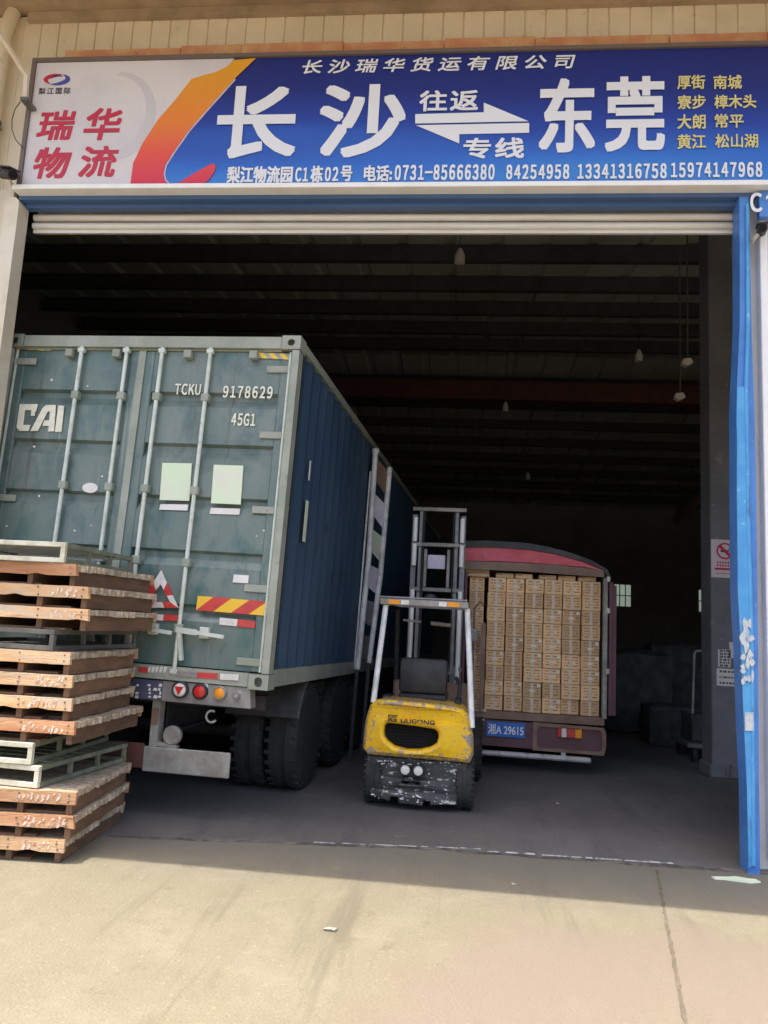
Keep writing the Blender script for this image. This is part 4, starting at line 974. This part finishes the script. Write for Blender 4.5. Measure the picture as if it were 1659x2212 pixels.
g = G(); g.box(l1 + .03, l1 + .08, -.05, .0, .66, tp(1033, 1345)[1]); g.tube([(l1 - .06, -.04, .9), (l1 - .06, -.04, 1.85), (l1 + .0, -.04, 1.93), (l1 + .05, -.03, 1.9)], .014, 8); g.done('open_gate', M_brown, tk)
g = G(); c = tp(1023, 1365); g.box(c[0] - .06, c[0] + .05, -.06, -.03, c[1] - .12, c[1] + .04, .01); g.done('gate_latch', M_guard, tk)
g = G(); g.box(TLx, TLx + .03, .07, 4.3, .70, 2.28); g.box(TRx - .03, TRx, .92, 4.3, .70, 2.28); g.box(TLx, TRx, 4.27, 4.3, .7, 2.3); g.done('side_board', M_plum, tk)
# bed and tail
zf = .672
g = G(); g.box(TLx, TRx - .05, .0, 4.3, zf - .09, zf - .002, .004); g.done('cargo_bed', M_brown, tk)
ta = [tp(*p) for p in ((1040, 1556), (1300, 1578), (1312, 1583), (1312, 1600), (1300, 1619), (1020, 1607))]
g = G(); g.prism([(TLx, zf - .095), (TRx - .06, zf - .12), (TRx - .04, zf - .16), (TRx - .05, .30), (TRx - .10, .26), (TLx, .28)], .02, .09); g.done('tail_panel', M_plum, tk)
w0, w1 = tp(1160, 1590), tp(1298, 1612)
g = G(); g.merge(curve_mesh([[(w0[0] - .05, .26), (TRx - .055, .25), (TRx - .03, .33), (TRx - .03, .50), (TRx - .055, .56), (w0[0] - .05, .575)], rrect(w0[0], TRx - .075, .292, .530, .05)], .012), Matrix.Translation((0, .005, 0))); g.done('lamp_surround', M_brown, tk)
for k, (xa, xb, m) in enumerate(((1204, 1213, M_lens), (1213, 1224, M_refw), (1224, 1242, M_red), (1242, 1257, M_org))):
    a = tp(xa, 1584); b = tp(xb, 1584); g = G(); g.box(a[0] + .001, b[0] - .001, -.01, .02, .425, .525, .004); g.done('tail_lamp', m, tk)
a, b = tp(1054, 1590), tp(1134, 1562)
g = G(); g.box(a[0] - .02, b[0] + .005, -.004, .018, a[1] - .0, b[1] - .005, .003); pl = g.done('number_plate', M_plate, tk)
g = G(); g.merge(text_bm('湘A 29615', (a[0], a[1] + .025, b[0] - .015, b[1] - .03), -.0045, .012, th=.003)); g.done('lettering', M_ink_w, pl)
g = G(); g.box(TLx - .0, tp(1050, 1550)[0], -.02, .02, zf - .012, zf + .012); g.box(TLx, tp(1045, 1570)[0], -.02, .015, .56, .575); g.done('step_edge', M_bare, tk)
a, b = tp(1040, 1628), tp(1274, 1646)
g = G(); g.tube([(TLx, -.05, .205), (b[0], -.05, .195)], .032, 12); g.bar((TLx + .2, -.03, .2), (TLx + .2, .2, .4), .05); g.bar((b[0] - .3, -.03, .2), (b[0] - .3, .2, .4), .05); g.done('bumper', M_bare, tk)
g = G(); g.box(TLx + .4, TLx + .5, .1, 5.6, .35, .56); g.box(TRx - .5, TRx - .4, .1, 5.6, .35, .56); g.done('chassis', M_black, tk)
for x in (TLx + .13, TLx + .33, TRx - .33, TRx - .13): tyre(tk, (x, 1.1, .31), .31, .17)
for x in (TLx + .15, TRx - .15): tyre(tk, (x, 4.85, .31), .31, .18)
g = G(); g.prism([(TLx + .05, .4), (TRx - .05, .4), (TRx - .05, 1.6), (TRx - .15, 1.95), (TLx + .15, 1.95), (TLx + .05, 1.6)], 4.42, 5.9); g.done('cab', M_plum, tk)
# cartons
cx0, cx1 = tp(1050, 1400)[0] + .9, tp(1299, 1400)[0] + .9
cw, ch = (cx1 - cx0) / 6, (2.235 - zf) / 9
def carton_proto():
    t = thing('carton', '', 'carton')
    g = G(); g.box(-cw / 2 + .006, cw / 2 - .006, 0, .40, .0015, ch - .0015, .004); g.done('box', M_carton, t)
    g = G(); g.box(-.016, .016, -.0018, -.0002, .002, ch - .004); g.done('tape', M_tape, t)
    return t
pr1 = carton_proto(); pr2 = carton_proto()
g = G(); g.box(cw * .26, cw * .44, -.0022, -.0002, ch * .70, ch * .90); g.done('label', M_ctag, pr2)
g = G(); g.box(-.03, .03, -.0030, -.0019, ch * .38, ch * .52); g.done('label', M_ctag, pr2)
CG = 'printed brown cartons stacked in the truck'
CLB = 'brown printed carton in the six column wall filling the truck rear'; CLB2 = 'brown carton with small white tags in the six column wall in the truck'
q = random.Random(8); used = {1: False, 2: False}
for i in range(6):
    for j in range(9):
        x = cx0 + (i + .5) * cw + q.uniform(-.004, .004); z = zf + j * ch + .001; y = TY + .09 + q.uniform(-.022, .022) + .02 * math.sin(i * 2.1); rz = R(q.uniform(-1.8, 1.8))
        k = 2 if q.random() < .42 else 1; src = pr1 if k == 1 else pr2; lab = CLB if k == 1 else CLB2
        if not used[k]: src.location = (x, y, z); src.rotation_euler = (0, 0, rz); src['label'] = lab; src['group'] = CG; used[k] = True
        else: dup(src, lab, CG, (x, y, z), rz)
# narrower column at the left
lx = (tp(1014, 1300)[0] + tp(1046, 1300)[0]) / 2 + .9
base = zf
for j, z in enumerate([zf + .001 + k * ch for k in range(9)]):
    lab = 'brown carton in the narrow column at the truck left side, behind the forklift'
    o = dup(pr1 if j % 3 else pr2, lab, CG, (lx, TY + .16, z), R(1)); o.scale = (.84, .7, 1)
# flat cartons lying on top
def flat(lab, xa, xb, z, h=.055):
    t = thing('flat_carton', lab, 'carton', (xa, TY + .10, z), group='flat cartons laid on top of the load')
    g = G(); g.box(0, xb - xa, 0, .38, 0, h, .004); g.done('box', M_carton, t); g = G(); g.box(.01, xb - xa - .01, -.002, -.0003, h * .45, h * .6); g.done('tape', M_tape, t)
zt_ = zf + 9 * ch + .003
fl_lab = ['flat carton on top of the load, above the first column', 'flat carton on top of the load, second of the five in a row', 'flat carton at the middle of the row on the load',
          'flat carton on top of the load, second from the truck right post', 'flat carton on top of the load, beside the truck right post']
for lab, (xa, xb) in zip(fl_lab, ((1072, 1111), (1114, 1152), (1166, 1204), (1208, 1246), (1252, 1291))):
    flat(lab, tp(xa, 1250)[0] + .9, tp(xb, 1250)[0] + .9, zt_)
flat('lower of two flat cartons lying atop the narrow left column', tp(1006, 1245)[0] + .9, tp(1058, 1245)[0] + .9, zt_, .045)
flat('upper of two flat cartons lying atop the narrow left column', tp(1006, 1245)[0] + .9, tp(1058, 1245)[0] + .9, zt_ + .047, .045)

# ------------------------------------------------------------------ inside the hall
cl = thing('column', 'grey concrete column with notices inside the right of the door', 'column', (3.24, 4.0, 0))
g = G(); g.box(-.18, .20, -.2, .2, 0, 7.2, .012); g.done('shaft', M_colm, cl)
g = G(); g.box(-.21, -.02, -.23, .23, 0, .16, .02); g.box(.02, .23, -.24, .23, 0, .18, .02); g.done('plinth', M_colm, cl)
def notice(name, lab, px, y=3.795, m=M_paper, rows=4, tilt=0):
    x0, y0, x1, y1 = px; a, b = at(x0, (y0 + y1) / 2, y), at(x1, (y0 + y1) / 2, y); t_, b_ = at((x0 + x1) / 2, y0, y), at((x0 + x1) / 2, y1, y)
    w, h = b.x - a.x, t_.z - b_.z
    t = thing(name, lab, 'notice', (a.x, y, b_.z)); g = G(); g.box(0, w, -.004, .0, 0, h); g.done('sheet', m, t); return t, w, h
t, w, h = notice('no_smoking_sign', 'pale pink no smoking sign high on the grey column', (1536, 1166, 1596, 1248), m=M_pink)
c = (w * .5, h * .70); r = w * .31
g = G(); t2 = curve_mesh([[(c[0] + r * math.cos(6.283 * k / 28), c[1] + r * math.sin(6.283 * k / 28)) for k in range(28)], [(c[0] + r * .80 * math.cos(6.283 * k / 28), c[1] + r * .80 * math.sin(6.283 * k / 28)) for k in range(28)]], .001)
g.merge(t2, Matrix.Translation((0, -.006, 0)))
s_ = r * .60; g.prism([(c[0] - s_ - .012, c[1] + s_ - .012), (c[0] - s_ + .012, c[1] + s_ + .012), (c[0] + s_ + .012, c[1] - s_ + .012), (c[0] + s_ - .012, c[1] - s_ - .012)], -.0085, -.0045); g.done('prohibition_ring', M_ink_r, t)
g = G(); g.box(c[0] - r * .5, c[0] + r * .4, -.0075, -.0045, c[1] - .015, c[1] + .012); g.tube([(c[0] + r * .45, -.006, c[1]), (c[0] + r * .5, -.006, c[1] + .05)], .004, 6); g.done('cigarette_symbol', M_ink_k, t)
g = G()
for zz, hh, a_, b_ in ((.37, .05, .2, .8), (.29, .05, .2, .8), (.20, .055, .12, .88), (.09, .025, .2, .8)): 
    q = random.Random(int(zz * 100)); x = w * a_
    while x < w * b_:
        L = .02 if hh < .052 else w * .9; g.box(x, min(x + L, w * b_), -.0065, -.0045, h * zz, h * (zz + hh)); x += L + .012
g.done('printed_lines', M_ink_r, t)
for nm, lab, px, rows in (('paper_notice', 'torn white paper notice on the column, the upper one', (1551, 1403, 1578, 1441), 6), ('paper_notice', 'white printed paper notice lower on the column', (1548, 1445, 1598, 1482), 3)):
    t, w, h = notice(nm, lab, px); g = G(); q = random.Random(rows)
    for k in range(rows):
        zz = h * (k + .5) / rows; x = w * .12
        while x < w * .85: L = q.uniform(.01, .05); g.box(x, min(x + L, w * .9), -.006, -.0042, zz - h * .06, zz + h * .06); x += L + .012
    g.done('printed_lines', M_steeld, t)
t, w, h = notice('paper_scrap', 'small rounded white paper scrap above the notices on the column', (1575, 1387, 1589, 1422)); 
def hang_lamp(lab, px, Y, r=.07):
    p = at(*px, Y); t = thing('hanging_lamp', lab, 'lamp', p); g = G(); g.lathe([(-.10, .02), (-.09, r), (.02, r), (.10, r * .55), (.13, .02)], (0, 0, 0), 'z', 16); g.done('shade', M_lamp, t)
    g = G(); g.tube([(0, 0, .12), (0, 0, roofz(Y) - p.z - .01)], .006, 6); g.done('cord', M_black, t)
hang_lamp('largest pale hanging lamp, nearest the door, high in the dark ceiling', (993, 555), 4.4, .075)
hang_lamp('small pale hanging lamp at right above the truck', (1380, 770), 8, .07)
hang_lamp('small reddish pale hanging lamp over the middle of the hall', (1092, 880), 11, .06)
hang_lamp('tiny pale hanging lamp deep in the hall above the truck roof', (1140, 1030), 17, .07)
def wlamp(lab, px, Y):
    p = at(*px, Y); t = thing('flood_lamp', lab, 'lamp', p); g = G(); g.prism([(-.07, -.02), (.0, -.06), (.09, -.01), (.06, .06), (-.05, .05)], -.05, .05); g.done('head', M_lamp, t)
    g = G(); g.tube([(.02, 0, .03), (.05, .1, .3), (.05, .1, roofz(Y) - p.z - .02)], .012, 6); g.done('stem', M_steeld, t)
wlamp('grey flood lamp high at the right, near the blue post', (1482, 784), 5.0); wlamp('grey flood lamp at the right, lower and further in', (1466, 858), 5.8)
# trolley behind the column
ty = thing('hand_trolley', 'steel hand trolley with tall bent handle beside the column', 'trolley', (3.32, 5.2, 0))
def yp(x, y): p = at(x, y, 5.2); return Vector((p.x - 3.32, 0, p.z))
a, b, c = yp(1496, 1545), yp(1500, 1412), yp(1545, 1404)
g = G(); g.tube([Vector((a.x - .01, 0, .25)), a, b, b + Vector((.02, 0, .035)), c, c + Vector((.14, 0, 0)), Vector((c.x + .2, 0, .25))], .017, 10); g.done('handle', M_guard, ty)
g = G(); g.box(-.25, .55, -.35, .5, .20, .25); g.done('platform', M_steeld, ty)
for x, y in ((-.15, -.25), (.45, -.25), (-.15, .4), (.45, .4)):
    g = G(); g.lathe([(-.025, .1), (.025, .1)], (x, y, .1), 'x', 16); g.done('wheel', M_rubber, ty)
g = G(); g.box(-.15, .4, -.2, .4, .252, .62, .04, 2); g.jitter(.02, 5); tag(g.done('covered_bundle', M_grey), 'dark bundle lying on the hand trolley', 'bundle').location = (3.32, 5.2, 0)
def bundle(lab, c, s, seed):
    t = bmesh.new(); bmesh.ops.create_cube(t, size=1); bmesh.ops.subdivide_edges(t, edges=t.edges[:], cuts=5, use_grid_fill=True); q = random.Random(seed)
    for v in t.verts:
        n_ = v.co.normalized() * .62; v.co = v.co * .75 + n_ * .25; v.co += Vector([q.uniform(-.03, .03) for _ in range(3)]); v.co.z = max(v.co.z + .5, 0)
        v.co = Vector((v.co.x * s[0], v.co.y * s[1], v.co.z * s[2]))
    g = G(); g.merge(t); o = g.done('covered_bundle', M_grey, smooth=60); o.location = c; tag(o, lab, 'bundle')
bundle('large dark covered bundle on the floor right of the truck', (3.0, 8.2, .004), (1.3, 1.0, 1.35), 1)
bundle('dark covered bundle between the truck and the hand trolley', (4.2, 9.6, .004), (1.2, 1.0, 1.5), 2)
bundle('low dark bundle lying behind the truck rear wheel', (3.3, 6.6, .004), (.8, .7, .6), 3)

p = gnd(1598, 1903); g = G(); q = random.Random(3)
g.slab([(p.x + .16 * math.cos(6.283 * k / 11) * q.uniform(.6, 1.2), p.y + .035 * math.sin(6.283 * k / 11) * q.uniform(.5, 1.3)) for k in range(11)], .003, .014); g.jitter(.004, 2)
tag(g.done('plastic_scrap', M_paperg), 'flat pale greenish scrap lying on the concrete in front of the blue post', 'scrap')

q = random.Random(44)
for k, (x, y, lab) in enumerate(((715, 2010, 'small pale scrap lying in the middle of the sunlit yard'), (1110, 1912, 'tiny pale scrap near the shadow edge on the yard'), (1205, 1737, 'tiny white scrap on the dark floor right of the forklift'))):
    p = gnd(x, y); w = (.04, .02, .02)[k]; g = G()
    g.slab([(p.x + w * math.cos(6.283 * i / 9) * q.uniform(.5, 1.2), p.y + w * .6 * math.sin(6.283 * i / 9) * q.uniform(.5, 1.3)) for i in range(9)], .005, .012); g.jitter(.003, k)
    tag(g.done('paper_scrap', mat('dusty_scrap', (.42, .40, .31), .8)), lab, 'scrap')
